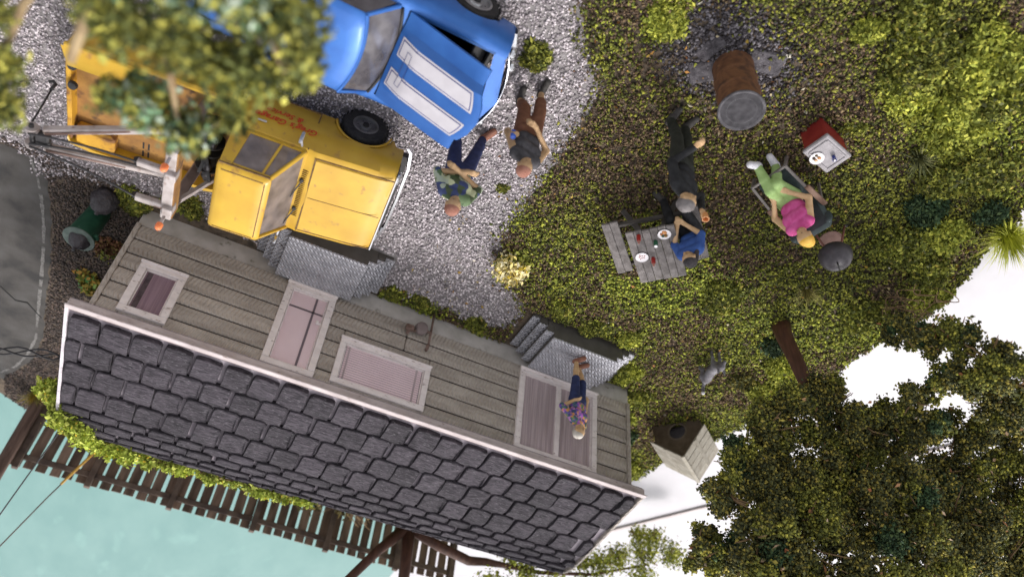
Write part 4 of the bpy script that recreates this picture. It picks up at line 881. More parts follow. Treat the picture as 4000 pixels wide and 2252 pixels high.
# trash can and bags
tc = thing('trash_can', 'dark green trash can filled with a black bag at the house corner', 'trash can', (2.77, 10.55, 0), 0, rot=(R(2), R(3), 0)); tc.scale = (.84,) * 3
m_tg = M('can_green', (.012, .055, .032), (.022, .085, .05), 7, rough=.5, wear=((.16, .22, .18), 10, .68))
q = MB(); q.lathe([(.19, 0), (.20, .02), (.245, .76), (.275, .765), (.28, .80), (.255, .805), (.235, .77), (.19, .10)], 28); q.build('barrel', m_tg, tc, 40)
q = MB(); q.lathe([(.262, .785), (.282, .79), (.284, .808), (.262, .812)], 28); q.build('rim', M('can_rim', (.07, .10, .085), (.12, .15, .13), 10, rough=.6), tc, 40)
for a in (R(200), R(20)):
    q = MB(); q.box((.27 * math.cos(a), .27 * math.sin(a), .70), (.08, .12, .07), Matrix.Rotation(a, 3, 'Z'), bev=.015); q.build('handle', m_tg, tc)
m_bag = M('black_bag', (.028, .024, .028), (.055, .048, .054), 6, rough=.45, bump=.9, bscale=9, bdist=.05)
def bag(name, lbl, c, r, h):
    q = MB(); n = 22; prof = [(.3, 0), (.85, .06), (1, .3), (.93, .55), (.6, .8), (.22, .93), (.10, .97), (.16, 1.05), (.02, 1.08)]
    rings = [[(c[0] + r * p * (1 + .10 * math.sin(5 * a + z * 9) + .06 * math.sin(9 * a + 3)) * math.cos(a), c[1] + r * p * (1 + .10 * math.sin(5 * a + z * 9)) * math.sin(a), c[2] + h * z) for a in np.linspace(0, 2 * math.pi, n, endpoint=False)] for p, z in prof]
    q.loft(rings, True, 0, True); q.build(name, m_bag, None, True, label=lbl, category='bag')
bag('trash_bag', 'black bag bulging out of the green trash can', (2.77 + .02, 10.55, .42), .185, .44)
bag('trash_bag', 'black bag standing on the ground beside the green trash can', (2.68, 10.10, .0), .20, .42)
# ================================================================= PLANTS
def leafy(parent, name, clumps, n, size, mat, shell=.5, kind='leaf'):
    P = clump_pts(clumps, n, shell); P[:, 2] = np.maximum(P[:, 2], .005)
    return link(name, scatter_mesh(name, P, rng.uniform(*size, n), mat, kind), parent)
def LM(name, a, b_, c):
    m = M(name, a, b_, island=1, c3=c, rough=.85); nt = m.node_tree; n = nt.nodes; L = nt.links; b = n['Principled BSDF']
    g = n.new('ShaderNodeNewGeometry'); t = n.new('ShaderNodeTexNoise'); t.inputs['Scale'].default_value = 3.2; t.inputs['Detail'].default_value = 3; L.new(g.outputs['Position'], t.inputs['Vector'])
    mr = n.new('ShaderNodeMapRange'); mr.inputs['From Min'].default_value = .3; mr.inputs['From Max'].default_value = .7; mr.inputs['To Min'].default_value = .6; mr.inputs['To Max'].default_value = 1.5; L.new(t.outputs['Fac'], mr.inputs['Value'])
    mx = n.new('ShaderNodeMix'); mx.data_type = 'RGBA'; mx.blend_type = 'MULTIPLY'; mx.inputs['Factor'].default_value = 1; L.new(b.inputs['Base Color'].links[0].from_socket, mx.inputs['A']); L.new(mr.outputs[0], mx.inputs['B']); L.new(mx.outputs['Result'], b.inputs['Base Color'])
    return m
lm_dark = LM('leaf_dark', (.032, .038, .018), (.105, .11, .038), (.40, .32, .06))
lm_teal = LM('leaf_teal', (.018, .036, .017), (.04, .078, .034), (.10, .14, .05))
lm_mid = LM('leaf_mid', (.055, .066, .015), (.175, .195, .03), (.40, .385, .065))
lm_lime = LM('leaf_lime', (.11, .13, .02), (.30, .33, .05), (.56, .54, .09))
lm_vine = LM('leaf_vine', (.20, .25, .03), (.36, .42, .06), (.58, .60, .13))
m_bark = M('red_bark', (.055, .022, .014), (.10, .042, .026), 7, rough=.6, bump=.5, bscale=30, stretch=(2, 2, .5))
m_twig = M('twig', (.16, .095, .05), (.26, .17, .09), 8, rough=.9)
# --- big tree on the right
tr = thing('tree', 'large dark leafed tree with reddish trunk on the right of the yard', 'tree', (0, 0, 0))
q = MB(); q.tube([(-7.80, 7.12, -.05), (-7.82, 7.10, .3), (-7.88, 7.02, .8), (-7.95, 6.95, 1.35), (-8.3, 7.05, 1.9), (-8.6, 7.2, 2.6)], [.17, .135, .12, .11, .10, .06], 12); q.build('trunk', m_bark, tr, True)
limbs = [[(-7.95, 6.95, 1.3), (-7.5, 7.1, 2.0), (-6.7, 7.3, 2.9), (-6.3, 7.3, 3.5)], [(-8.3, 6.9, 1.9), (-9.2, 6.7, 2.2), (-10.4, 6.8, 2.6), (-11.2, 7.0, 3.0)], [(-8.4, 7.2, 2.2), (-8.2, 7.7, 3.0), (-8.0, 8.0, 3.6)], [(-8.5, 7.2, 2.4), (-8.8, 7.3, 3.3), (-9.0, 7.2, 4.0)]]
for l in limbs: q = MB(); q.tube(l, [.06, .04, .025, .01], 8); q.build('limb', m_bark, tr, True)
C1 = [((-7.55, 6.95, 1.75), .42), ((-8.0, 6.75, 1.55), .35), ((-7.15, 7.1, 2.3), .48), ((-6.8, 7.3, 2.85), .45), ((-6.45, 7.3, 3.4), .36), ((-7.35, 7.3, 3.1), .55), ((-7.9, 7.2, 2.5), .6), ((-8.6, 6.9, 2.3), .55), ((-6.85, 7.3, 3.9), .5), ((-7.6, 7.3, 3.8), .7), ((-8.5, 7.0, 3.1), .65), ((-9.3, 6.8, 2.3), .5), ((-9.3, 6.9, 2.9), .55), ((-10.0, 6.8, 2.2), .45), ((-10.4, 6.9, 2.8), .6), ((-11.1, 7.0, 2.7), .5), ((-11.4, 7.0, 3.2), .55), ((-9.2, 7.0, 3.7), .7), ((-10.2, 7.0, 3.4), .6), ((-7.2, 7.4, 4.5), .6), ((-8.3, 7.2, 4.4), .7),
      ((-9.0, 5.8, .55), .32), ((-8.57, 5.2, 1.29), .30), ((-8.61, 4.8, 1.55), .34), ((-8.78, 4.6, 1.94), .34), ((-9.0, 4.6, 2.24), .34), ((-8.72, 4.9, 2.07), .34), ((-8.82, 5.3, 1.85), .28), ((-9.39, 5.2, 2.06), .34), ((-8.7, 5.8, 1.95), .28), ((-9.06, 6.0, 2.13), .34), ((-9.55, 5.0, 2.3), .36), ((-9.99, 6.2, 1.85), .40), ((-10.56, 6.0, 1.81), .45), ((-8.84, 6.3, 1.92), .35), ((-10.52, 6.5, 2.13), .5), ((-11.21, 6.2, 2.05), .5), ((-11.44, 6.6, 2.6), .6), ((-10.22, 6.8, 2.87), .6), ((-8.15, 6.7, 1.75), .34), ((-8.4, 6.5, 2.1), .36), ((-8.9, 6.4, 2.9), .4), ((-6.55, 8, 3.75), .26), ((-6.5, 8, 4.05), .28), ((-6.75, 8, 4.0), .3), ((-7.0, 7.7, 4.1), .4)]
C1b = []
for c, r in C1:      # every lobe is a bunch of smaller tufts with air between them
    for k in range(11):
        d = Vector((random.gauss(0, 1), random.gauss(0, 1), random.gauss(0, 1))).normalized() * r * random.uniform(.45, .9); C1b.append(((c[0] + d.x, c[1] + d.y, c[2] + d.z * .9), r * random.uniform(.30, .46)))
random.shuffle(C1b); i1 = int(len(C1b) * .58); i2 = int(len(C1b) * .655)
leafy(tr, 'crown', C1b[:i1], 105000, (.014, .033), lm_dark, .3, 'tet')
leafy(tr, 'crown', C1b[i1:i2], 19000, (.014, .033), lm_teal, .3, 'tet')
leafy(tr, 'crown', C1b[i2:], 60000, (.014, .033), LM('leaf_olive', (.06, .07, .018), (.18, .19, .038), (.48, .44, .07)), .3, 'tet')
leafy(tr, 'crown', [(c, r * .8) for c, r in C1], 26000, (.022, .042), lm_dark, .1)
leafy(tr, 'crown', C1b, 700, (.03, .055), LM('leaf_fall', (.40, .13, .05), (.50, .30, .16), (.60, .50, .40)), .95)
tw = MB()
for c, r in C1:
    for k in range(5):
        d = Vector((random.gauss(0, 1), random.gauss(0, 1), random.gauss(0, 1))).normalized() * r * .95; tw.tube([c, Vector(c) + d * .5 + Vector((.04, .02, .03)), Vector(c) + d], [.018, .012, .005], 5)
tw.build('twigs', m_twig, tr, True, kind='stuff')
# --- tree behind the house
t2 = thing('tree', 'tree with forked red brown branches rising behind the house roof', 'tree', (0, 0, 0))
q = MB(); q.tube([(-4.35, 14.9, -.05), (-4.4, 14.9, .9), (-4.45, 14.95, 1.62)], [.19, .16, .15], 12); q.build('trunk', m_bark, t2, True)
for l, rr_ in [([(-4.45, 14.95, 1.5), (-3.9, 14.95, 2.2), (-3.4, 14.95, 2.95), (-3.0, 15, 3.8)], (.13, .10, .09, .05)), ([(-4.45, 14.95, 1.5), (-4.55, 15.05, 2.4), (-4.6, 15.1, 3.6)], (.14, .12, .07)), ([(-4.45, 14.95, 1.55), (-5.2, 15, 1.75), (-5.9, 15.0, 1.88), (-6.3, 15, 1.8), (-6.9, 15, 1.75)], (.13, .11, .10, .085, .05)), ([(-4.6, 15.1, 3.4), (-6.2, 14.8, 4.4), (-8.2, 14.0, 5.0), (-9.2, 14.1, 5.6)], (.09, .07, .05, .03)), ([(-6.3, 15, 1.8), (-7.6, 15, 1.7), (-8.9, 14.9, 1.45), (-10.3, 14.8, .9)], (.06, .045, .035, .02))]:  # long upper branch carries the unseen crown lumps added for shade
    q = MB(); q.tube(l, list(rr_), 10); q.build('branch', m_bark, t2, True)
C2 = [((-6.95, 15, 1.55), .34), ((-7.3, 15, 1.75), .3), ((-8.0, 14.9, 1.35), .32), ((-8.6, 14.9, 1.2), .36), ((-9.1, 14.8, 1.15), .36), ((-9.5, 14.7, .95), .36), ((-10.2, 14.7, .62), .42), ((-10.5, 14.7, .2), .30), ((-10.9, 14.6, .55), .36), ((-10.1, 14.8, .2), .26), ((-7.9, 15, 2.1), .5), ((-9.0, 15, 1.8), .5), ((-10.2, 14.9, 1.2), .4), ((-6.6, 15.2, 2.3), .5), ((-4.5, 15.2, 3.9), .7), ((-3.0, 15.1, 4.1), .6), ((-5.5, 15.2, 3.1), .5), ((-8.4, 13.8, 5.0), .8), ((-9.2, 14.1, 5.6), .9), ((-7.6, 14.2, 5.4), .8)]  # final high lumps are out of view, added to shade the roof's right end
leafy(t2, 'crown', C2, 26000, (.028, .05), lm_lime, .3)
tw = MB()
for c, r in C2[:12]:
    for k in range(6):
        d = Vector((random.gauss(0, 1), random.gauss(0, 1), random.gauss(0, 1))).normalized() * r * 1.05; tw.tube([c, Vector(c) + d * .5 + Vector((.03, 0, .03)), Vector(c) + d], [.018, .013, .006], 5)
tw.build('twigs', m_twig, t2, True, kind='stuff')
# --- foreground tree close to the lens (out of focus)
t4 = thing('tree', 'blurred yellow green tree close to the camera over the tow truck', 'tree', (0, 0, 0))
q = MB(); q.tube([(1.55, .9, -.05), (1.5, 1.2, 1.6), (1.4, 1.7, 3.0), (1.3, 2.2, 3.9)], [.16, .13, .11, .07], 10); q.build('trunk', m_twig, t4, True)
m_br = M('pale_branch', (.20, .13, .07), (.34, .25, .14), 8, rough=.9)
for l in [[(1.3, 2.2, 3.9), (1.2, 2.8, 4.3), (1.05, 3.3, 4.5), (.9, 3.75, 4.55)], [(1.3, 2.2, 3.9), (.9, 2.6, 4.3), (.7, 3.1, 4.4), (.62, 3.55, 4.35)], [(1.35, 2.0, 3.6), (1.7, 2.9, 4.0), (1.95, 3.6, 4.3), (2.05, 4.1, 4.4)], [(1.2, 2.8, 4.3), (1.45, 3.1, 4.6), (1.5, 3.5, 4.7)], [(.9, 2.6, 4.3), (.55, 2.8, 4.5), (.35, 3.0, 4.6)]]:
    q = MB(); q.tube(l, [.055, .04, .03, .015], 7); q.build('branch', m_br, t4, True)
C4 = [((1.55, 2.75, 4.55), .26), ((1.25, 2.65, 4.6), .28), ((.95, 2.6, 4.6), .28), ((.65, 2.55, 4.6), .28), ((.40, 2.6, 4.6), .22), ((.30, 2.85, 4.55), .16), ((1.35, 3.3, 4.5), .20), ((1.12, 3.75, 4.5), .20), ((.85, 3.85, 4.5), .18), ((.62, 3.2, 4.5), .26), ((.48, 3.2, 4.45), .17), ((.60, 3.68, 4.4), .15), ((.85, 3.15, 4.6), .20), ((1.0, 3.0, 4.7), .22), ((2.0, 4.35, 4.45), .17), ((1.98, 3.95, 4.5), .17), ((2.02, 3.55, 4.5), .13), ((1.35, 3.85, 4.5), .12), ((.28, 3.05, 4.5), .14), ((1.4, 3.0, 4.6), .2)]
leafy(t4, 'crown', C4, 9000, (.022, .045), LM('leaf_fg', (.04, .05, .02), (.15, .17, .045), (.52, .47, .09)), .3)
leafy(t4, 'crown', C4[:4] + C4[7:9], 2600, (.02, .045), LM('leaf_fg_teal', (.06, .13, .07), (.16, .27, .15), (.50, .56, .46)), .4)
# --- vine on the roof edge
vi = thing('roof_vine', 'lime green climbing vine draped along the back edge of the shingle roof', 'vine', (0, 0, 0))
VP = [(2.53, 12.4, 2.13), (2.33, 12.4, 2.35), (2.12, 12.2, 2.66), (1.92, 12.3, 2.69), (1.77, 12.48, 2.69), (1.60, 12.8, 2.62), (1.39, 12.9, 2.60), (1.14, 12.95, 2.60), (0.88, 12.98, 2.59), (0.57, 13.0, 2.57), (0.25, 13.0, 2.55), (-0.08, 13.0, 2.54), (-0.41, 13.0, 2.55), (-0.75, 13.0, 2.53), (-1.09, 13.0, 2.53), (-1.44, 13.0, 2.53), (-1.76, 12.9, 2.56), (-1.99, 12.9, 2.55)]
VA = np.array(VP); VT = np.linspace(0, len(VP) - 1, 70)
VC = [((float(np.interp(t, range(len(VP)), VA[:, 0])) + random.uniform(-.06, .06), float(np.interp(t, range(len(VP)), VA[:, 1])) + random.uniform(-.10, .10), float(np.interp(t, range(len(VP)), VA[:, 2])) + random.uniform(-.07, .06)), (.16 if t < 9 else .125) * random.uniform(.7, 1.15)) for t in VT]
leafy(vi, 'leaves', VC, 9000, (.028, .052), lm_vine, .45); leafy(vi, 'blossoms', VC, 420, (.016, .03), LM('blossom', (.45, .30, .03), (.62, .42, .04), (.7, .55, .1)), .9)
q = MB(); q.tube(VP, .02, 6); q.build('stem', m_twig, vi, True)
# --- shrubs: one object each
def shrub(lbl, x, y, r, mat, n=900, flat=.6, size=(.02, .042), group=None, lumps=5, cat='shrub', name='shrub', mat2=None):
    t = thing(name, lbl, cat, (x, y, 0), 0, group); cl = [((random.uniform(-.5, .5) * r, random.uniform(-.5, .5) * r, r * flat * random.uniform(.25, .6)), (r * random.uniform(.45, .7),) * 2 + (r * flat * random.uniform(.5, .8),)) for _ in range(lumps)]
    leafy(t, 'foliage', cl, int(n * 1.8), size, mat, .6)
    if mat2: leafy(t, 'foliage', cl, n // 5, size, mat2, .8)
    q = MB()
    for k in range(4): q.tube([(0, 0, -.01), (random.uniform(-.4, .4) * r, random.uniform(-.4, .4) * r, r * flat * .6)], [.015, .006], 5)
    q.build('stems', m_twig, t, True); return t
SH = [('tall mossy bush between the two upper right bushes', -6.75, 2.75, .40, lm_lime, 2200, .8), ('tall olive bush behind the dark grass tuft', -7.55, 3.55, .38, lm_mid, 2000, .8), ('mounded bush on the rim right of the teal bush', -8.3, 4.3, .36, lm_lime, 1800, .8), ('low bush left of the broad olive bush at the top edge', -5.5, 2.25, .36, lm_mid, 1600, .6), ('small yellow green bush, topmost of the right side shrubs', -5.15, 2.53, .22, lm_lime, 900, .9), ('broad olive bush spreading near the top right of the yard', -5.95, 2.45, .55, lm_mid, 3200, .55), ('light green bush beside the top right corner shrubs', -6.45, 2.20, .55, lm_lime, 3000, .55), ('rounded bush below the top right corner', -7.05, 2.35, .45, lm_mid, 2300, .6), ('low mossy bush in the middle of the right side shrubs', -6.2, 2.98, .42, lm_lime, 2000, .5), ('wide olive bush right of the dark grass tuft', -7.15, 3.02, .50, lm_lime, 2600, .5), ('bush at the right edge above the bright grass tuft', -7.85, 3.25, .42, lm_mid, 2000, .6), ('small dark teal bush below the dark grass tuft', -7.75, 4.12, .30, lm_teal, 1400, .6), ('dark teal bush at the far right rim of the yard', -8.5, 3.75, .24, lm_teal, 900, .8), ('ivy bush with broad light leaves right of the grill', -7.95, 4.9, .50, lm_mid, 1900, .5), ('ivy bush on the yard rim right of the grill', -8.6, 4.85, .48, lm_mid, 1900, .5), ('bush on the yard rim above the big tree crown', -9.2, 5.4, .40, lm_lime, 1700, .5), ('bush at the foot of the rim behind the big tree', -8.7, 6.3, .5, lm_mid, 2100, .45), ('dark mossy mound between picnic table and dog', -6.45, 7.05, .42, lm_mid, 1700, .40), ('green bush along the front of the sliding door porch', -5.2, 8.82, .26, lm_mid, 1000, .55), ('green bush at the near right corner of the sliding door porch', -5.95, 8.72, .24, lm_lime, 900, .55), ('green bush left front of the sliding door porch', -4.5, 8.72, .24, lm_mid, 1000, .55), ('green bush between porch steps and right house corner', -6.42, 9.62, .28, lm_lime, 1100, .6), ('green bush at the right corner of the house', -7.0, 10.1, .26, lm_mid, 1000, .6), ('teal bush on the rim between house and kennel', -7.6, 11.4, .22, lm_teal, 800, .8), ('yellow green bush behind the right house corner', -7.2, 10.9, .30, lm_lime, 1100, .6), ('airy bush on the rim behind the house end', -8.3, 12.4, .32, lm_lime, 800, .9), ('green moss clump between house corner and trash can', 2.28, 10.0, .30, lm_mid, 1400, .35), ('green moss clump under the rear of the tow truck', 1.55, 9.72, .34, lm_mid, 1500, .35), ('low weeds along the skirting by the gas meter', -2.4, 9.82, .20, lm_mid, 800, .3), ('low weeds along the skirting right of the pink door', -1.95, 9.9, .20, lm_mid, 800, .3), ('low weeds at the skirting left of the sliding door porch', -3.5, 9.85, .24, lm_mid, 900, .3), ('dark green tuft of weeds in front of the blue car', -1.92, 4.72, .22, lm_mid, 900, .45), ('tiny green weed on the gravel between the two men', -2.52, 6.84, .10, lm_mid, 200, .4), ('teal bush left of the trunk of the big tree', -8.0, 7.55, .28, lm_teal, 900, .6), ('bright leafy bush in front of the rim under the big tree', -8.6, 8.0, .42, lm_lime, 1700, .5), ('bright leafy bush on the rim right of the kennel', -8.85, 8.8, .40, lm_lime, 1500, .5), ('dark bush under the crown edge of the big tree', -8.3, 8.6, .28, lm_dark, 1000, .5), ('mossy bush on the driveway edge left of the burnt patch', -2.95, 3.55, .38, lm_lime, 1500, .25), ('mossy bush at the top edge left of the burnt patch', -2.6, 3.0, .35, lm_lime, 1300, .25), ('small green tuft beside the red cool box', -5.95, 3.62, .16, lm_mid, 600, .6)]
for lbl, x, y, r, m_, n, fl in SH: shrub(lbl, x, y, r, m_, n, fl, mat2=lm_dark if m_ is lm_mid else None)
fl = shrub('flowering shrub with white and yellow blossoms at the lawn corner', -3.30, 8.02, .30, lm_mid, 500, .7, (.02, .04)); leafy(fl, 'blossoms', [((.04, .10, .22), .22), ((-.06, .18, .24), .20), ((.10, .0, .2), .18), ((-.14, .05, .2), .16)], 620, (.028, .055), LM('white_blossom', (.70, .64, .46), (.78, .68, .34), (.68, .50, .04)), .6)
pl = shrub('plant with orange and green leaves at the left wall of the house', 2.78, 12.35, .30, LM('leaf_autumn', (.45, .22, .05), (.30, .28, .05), (.08, .24, .07)), 240, .8, (.04, .07))
leafy(shrub('reddish dry weeds by the left end of the house', 2.55, 11.4, .32, LM('leaf_red', (.10, .04, .025), (.20, .09, .05), (.22, .17, .05)), 500, .3), 'foliage', [((0, 0, .05), .2)], 100, (.02, .04), lm_mid)
def tuft(lbl, x, y, h, r, n, mat, tilt=.6):
    t = thing('grass_tuft', lbl, 'grass tuft', (x, y, 0), 0, 'grass tufts'); b = MB()
    for k in range(n):
        a = random.uniform(0, 2 * math.pi); o = random.uniform(0, r * .35); l = h * random.uniform(.6, 1.1); sp = random.uniform(.05, tilt); px, py_ = o * math.cos(a), o * math.sin(a)
        w = .006; ca, sa = -math.sin(a), math.cos(a); pts = [(px, py_, 0), (px + l * sp * .4 * math.cos(a), py_ + l * sp * .4 * math.sin(a), l * .55), (px + l * sp * math.cos(a) * 1.1, py_ + l * sp * math.sin(a) * 1.1, l * (1 - .35 * sp))]
        b.add([(pts[0][0] - w * ca, pts[0][1] - w * sa, 0), (pts[0][0] + w * ca, pts[0][1] + w * sa, 0), (pts[1][0] + w * ca, pts[1][1] + w * sa, pts[1][2]), (pts[1][0] - w * ca, pts[1][1] - w * sa, pts[1][2]), pts[2]], [(0, 1, 2, 3), (3, 2, 4)])
    o = b.build('blades', mat, t); return t
tuft('bright lime tuft of long grass on the right rim', -8.95, 3.85, .62, .30, 520, LM('blade_lime', (.22, .25, .02), (.40, .42, .04), (.55, .54, .09)), .8)
tuft('yellowish grass tuft with dark stalks right of the mossy mound', -7.55, 6.25, .34, .10, 70, LM('blade_straw', (.14, .12, .03), (.30, .27, .07), (.08, .05, .03)), 1.0)
tuft('dark green grass tuft right of the cool box', -6.98, 3.55, .32, .12, 110, LM('blade_dark', (.04, .05, .02), (.09, .10, .03), (.2, .19, .08)), 1.1)
tuft('yellow brown grass tuft at the foot of the utility pole', 3.58, 16.95, .42, .14, 130, LM('blade_amber', (.22, .14, .02), (.34, .24, .04), (.28, .30, .05)), .9)
tuft('green grass tuft behind the right part of the roof', -6.0, 15.0, 1.1, .14, 80, LM('blade_green', (.10, .14, .02), (.2, .25, .04), (.35, .36, .1)), .4)
cv = thing('creeper_twigs', 'tangle of brown creeper twigs on the rim right of the grass tuft', 'twigs', (-9.0, 5.45, .25))
for k in range(16):
    cx, cy = random.uniform(-.30, .30), random.uniform(-.38, .38); a0 = random.uniform(0, 6); rr2 = random.uniform(.08, .20); q = MB(); q.tube([(cx + rr2 * (1 + .12 * t) * math.cos(a0 + t), cy + rr2 * math.sin(a0 + t) * .8 + .02 * t, .03 + .04 * math.sin(2 * t + a0)) for t in np.linspace(0, random.uniform(2.5, 6), 14)], .007, 5); q.build('twig', m_twig, cv, True)
bf = thing('shrub', 'dry straggly bush against the fence behind the roof', 'shrub', (-2.6, 16.6, 0)); leafy(bf, 'foliage', [((0, 0, .75), .35), ((-.7, -.3, .8), .35), ((-1.3, -.4, .7), .3)], 1300, (.025, .06), LM('leaf_dry', (.05, .05, .015), (.12, .10, .03), (.24, .17, .05)), .3)
q = MB()
for k in range(16): q.tube([(random.uniform(-1.3, .2), random.uniform(-.3, .2), 0), (random.uniform(-1.4, .3), random.uniform(-.4, .2), .6), (random.uniform(-1.6, .4), random.uniform(-.4, .2), 1.05)], [.014, .01, .005], 5)
q.build('stems', m_twig, bf, True)
# ================================================================= PEOPLE AND DOG (smooth-union surfaces)
def nets(prims, vox=.010, k=.02, grow=0.0):
    """prims: (p0, p1, r0, r1); returns verts, quads of the smoothed union of tapered capsules"""
    pts = np.array([p for q in prims for p in q[:2]], float); rad = max(max(q[2], q[3]) for q in prims) + grow + .03
    lo = pts.min(0) - rad; hi = pts.max(0) + rad; n = np.ceil((hi - lo) / vox).astype(int) + 1; D = np.full(n, 1.0, np.float32)
    for p0, p1, r0, r1 in prims:
        p0 = np.array(p0, float); p1 = np.array(p1, float); R_ = max(r0, r1) + grow + k + 2 * vox
        a = np.maximum(0, ((np.minimum(p0, p1) - R_ - lo) / vox).astype(int)); b = np.minimum(n, ((np.maximum(p0, p1) + R_ - lo) / vox).astype(int) + 2)
        g = np.stack(np.meshgrid(*[lo[i] + np.arange(a[i], b[i]) * vox for i in range(3)], indexing='ij'), -1)
        d = p1 - p0; L2 = max(d @ d, 1e-9); t = np.clip(((g - p0) @ d) / L2, 0, 1); dist = np.linalg.norm(g - (p0 + t[..., None] * d), axis=-1) - (r0 + (r1 - r0) * t) - grow
        s = D[a[0]:b[0], a[1]:b[1], a[2]:b[2]]; h = np.clip(.5 + .5 * (s - dist) / k, 0, 1); D[a[0]:b[0], a[1]:b[1], a[2]:b[2]] = s * (1 - h) + dist * h - k * h * (1 - h)
    ins = D < 0; cs = [ins[i:n[0] - 1 + i, j:n[1] - 1 + j, l:n[2] - 1 + l] for i in (0, 1) for j in (0, 1) for l in (0, 1)]
    sm_ = sum(c.astype(np.int8) for c in cs); act = (sm_ > 0) & (sm_ < 8); ci = np.argwhere(act); idx = np.full(act.shape, -1, int); idx[act] = np.arange(len(ci))
    acc = np.zeros((len(ci), 3)); cnt = np.zeros(len(ci)); co = [(i, j, l) for i in (0, 1) for j in (0, 1) for l in (0, 1)]
    for u in range(8):
        for v in range(u + 1, 8):
            if sum(abs(co[u][q] - co[v][q]) for q in range(3)) != 1: continue
            A = ci + np.array(co[u]); B = ci + np.array(co[v]); da = D[tuple(A.T)]; db = D[tuple(B.T)]; m = (da < 0) != (db < 0); t = np.where(m, da / (da - db + 1e-12), 0)[:, None]
            acc += np.where(m[:, None], A + (B - A) * t, 0); cnt += m
    V = lo + acc / cnt[:, None] * vox; F = []
    for ax in range(3):
        o1, o2 = [q for q in range(3) if q != ax]; sl0 = [slice(None)] * 3; sl1 = [slice(None)] * 3; sl0[ax] = slice(0, -1); sl1[ax] = slice(1, None)
        ch_ = ins[tuple(sl0)] != ins[tuple(sl1)]; e = np.argwhere(ch_); e = e[(e[:, o1] > 0) & (e[:, o2] > 0) & (e[:, o1] < n[o1] - 1) & (e[:, o2] < n[o2] - 1)]
        def cell(a_, b_): c = e.copy(); c[:, o1] -= a_; c[:, o2] -= b_; return idx[tuple(c.T)]
        Q = np.stack([cell(1, 1), cell(0, 1), cell(0, 0), cell(1, 0)], 1); inside0 = ins[tuple(e.T)]; flip = inside0 ^ (ax == 1); Q[~flip] = Q[~flip][:, ::-1]; F.append(Q)
    F = np.concatenate(F); F = F[(F >= 0).all(1)]; return V, F
def L3(a, b, t): return tuple(a[i] + (b[i] - a[i]) * t for i in range(3))
def figure(label, loc, rz, J, skin, hair, clothes, scale=1.0, extra=None, hairp=None, name='person'):
    """J: joints in a frame facing +x, left = +y. clothes: list of (part name, tags, material, grow)"""
    S = dict(pelvis=(0, 0, .93), neck=(0, 0, 1.45), head=(.02, 0, 1.60), look=(1, 0, -.1), hl=(0, .085, .90), hr=(0, -.085, .90), kl=(.03, .10, .49), kr=(.03, -.10, .49), al=(0, .11, .085), ar=(0, -.11, .085), tl=(.16, .13, .04), tr=(.16, -.13, .04), sw=.16, el=(-.02, .26, 1.13), er=(-.02, -.26, 1.13), wl=(.10, .24, .92), wr=(.10, -.24, .92), bulk=1.0)
    S.update(J); t = thing(name, label, 'person', loc, rz); t.scale = (scale,) * 3; P = []; B = S['bulk']
    pe, ne = S['pelvis'], S['neck']
    def sd(p, y): return (p[0], p[1] + y, p[2])
    P.append((sd(pe, -.07), sd(pe, .07), .105 * B, .105 * B, 'hips')); m1 = L3(pe, ne, .32); m2 = L3(pe, ne, .64); m3 = L3(pe, ne, .90)
    P.append((sd(m1, -.05), sd(m1, .05), .108 * B, .108 * B, 'torso')); P.append((sd(m2, -.08), sd(m2, .08), .112 * B, .112 * B, 'torso')); P.append((sd(m3, -S['sw'] + .03), sd(m3, S['sw'] - .03), .07, .07, 'torso'))
    for s_, g in (('l', 1), ('r', -1)):
        h, k, a, to = S['h' + s_], S['k' + s_], S['a' + s_], S['t' + s_]
        P.append((h, k, .088, .06, 'thigh')); P.append((k, L3(k, a, .45), .058, .055, 'calf')); P.append((L3(k, a, .45), a, .054, .038, 'calf2')); P.append((a, to, .043, .036, 'shoe' + s_)); P.append((L3(to, a, 1.25), a, .036, .04, 'shoe' + s_))
        sh = (m3[0], m3[1] + g * S['sw'], m3[2] - .01); e, w = S['e' + s_], S['w' + s_]
        P.append((sh, e, .054, .043, 'sleeve')); P.append((e, w, .041, .029, 'forearm' + s_))
        d = Vector(w) - Vector(e); d.normalize(); d = S.get('d' + s_, tuple(d)); d = Vector(d).normalized(); sdv = d.cross(Vector((0, 0, 1)) if abs(d.z) < .9 else Vector((1, 0, 0))).normalized(); nv = sdv.cross(d); w = Vector(w)
        P.append((tuple(w), tuple(w + d * .055), .028, .030, 'hand'))
        for fi in range(4):   # four fingers, slightly curled, unequal
            o = w + d * .065 + sdv * (fi - 1.5) * .019; l = (.040, .048, .045, .034)[fi]; p1 = o + d * l - nv * .010; P.append((tuple(o), tuple(p1), .0115, .0105, 'hand')); P.append((tuple(p1), tuple(p1 + d * l * .5 - nv * l * .6), .0105, .009, 'hand'))
        th = w + d * .025 + sdv * g * -.026; P.append((tuple(th), tuple(th + d * .045 + sdv * g * -.022), .0125, .010, 'hand'))
    hd = Vector(S['head']); lk = Vector(S['look']).normalized(); rt = lk.cross(Vector((0, 0, 1))).normalized(); up = rt.cross(lk)
    def hp(f, r_, u): return tuple(hd + lk * f + rt * r_ + up * u)
    P.append((ne, hp(-.01, 0, -.06), .052, .05, 'neck'))
    P += [(hp(-.015, 0, .015), hp(.01, 0, .03), .092, .088, 'head'), (hp(.03, 0, -.02), hp(.045, 0, -.065), .07, .048, 'head'), (hp(.098, 0, .0), hp(.110, 0, -.025), .012, .016, 'head'), (hp(.075, -.03, .03), hp(.075, .03, .03), .016, .016, 'head'), (hp(.088, -.015, -.055), hp(.088, .015, -.055), .010, .010, 'head')]
    for g in (-1, 1): P.append((hp(-.005, g * .092, .015), hp(-.005, g * .095, -.02), .014, .012, 'head'))
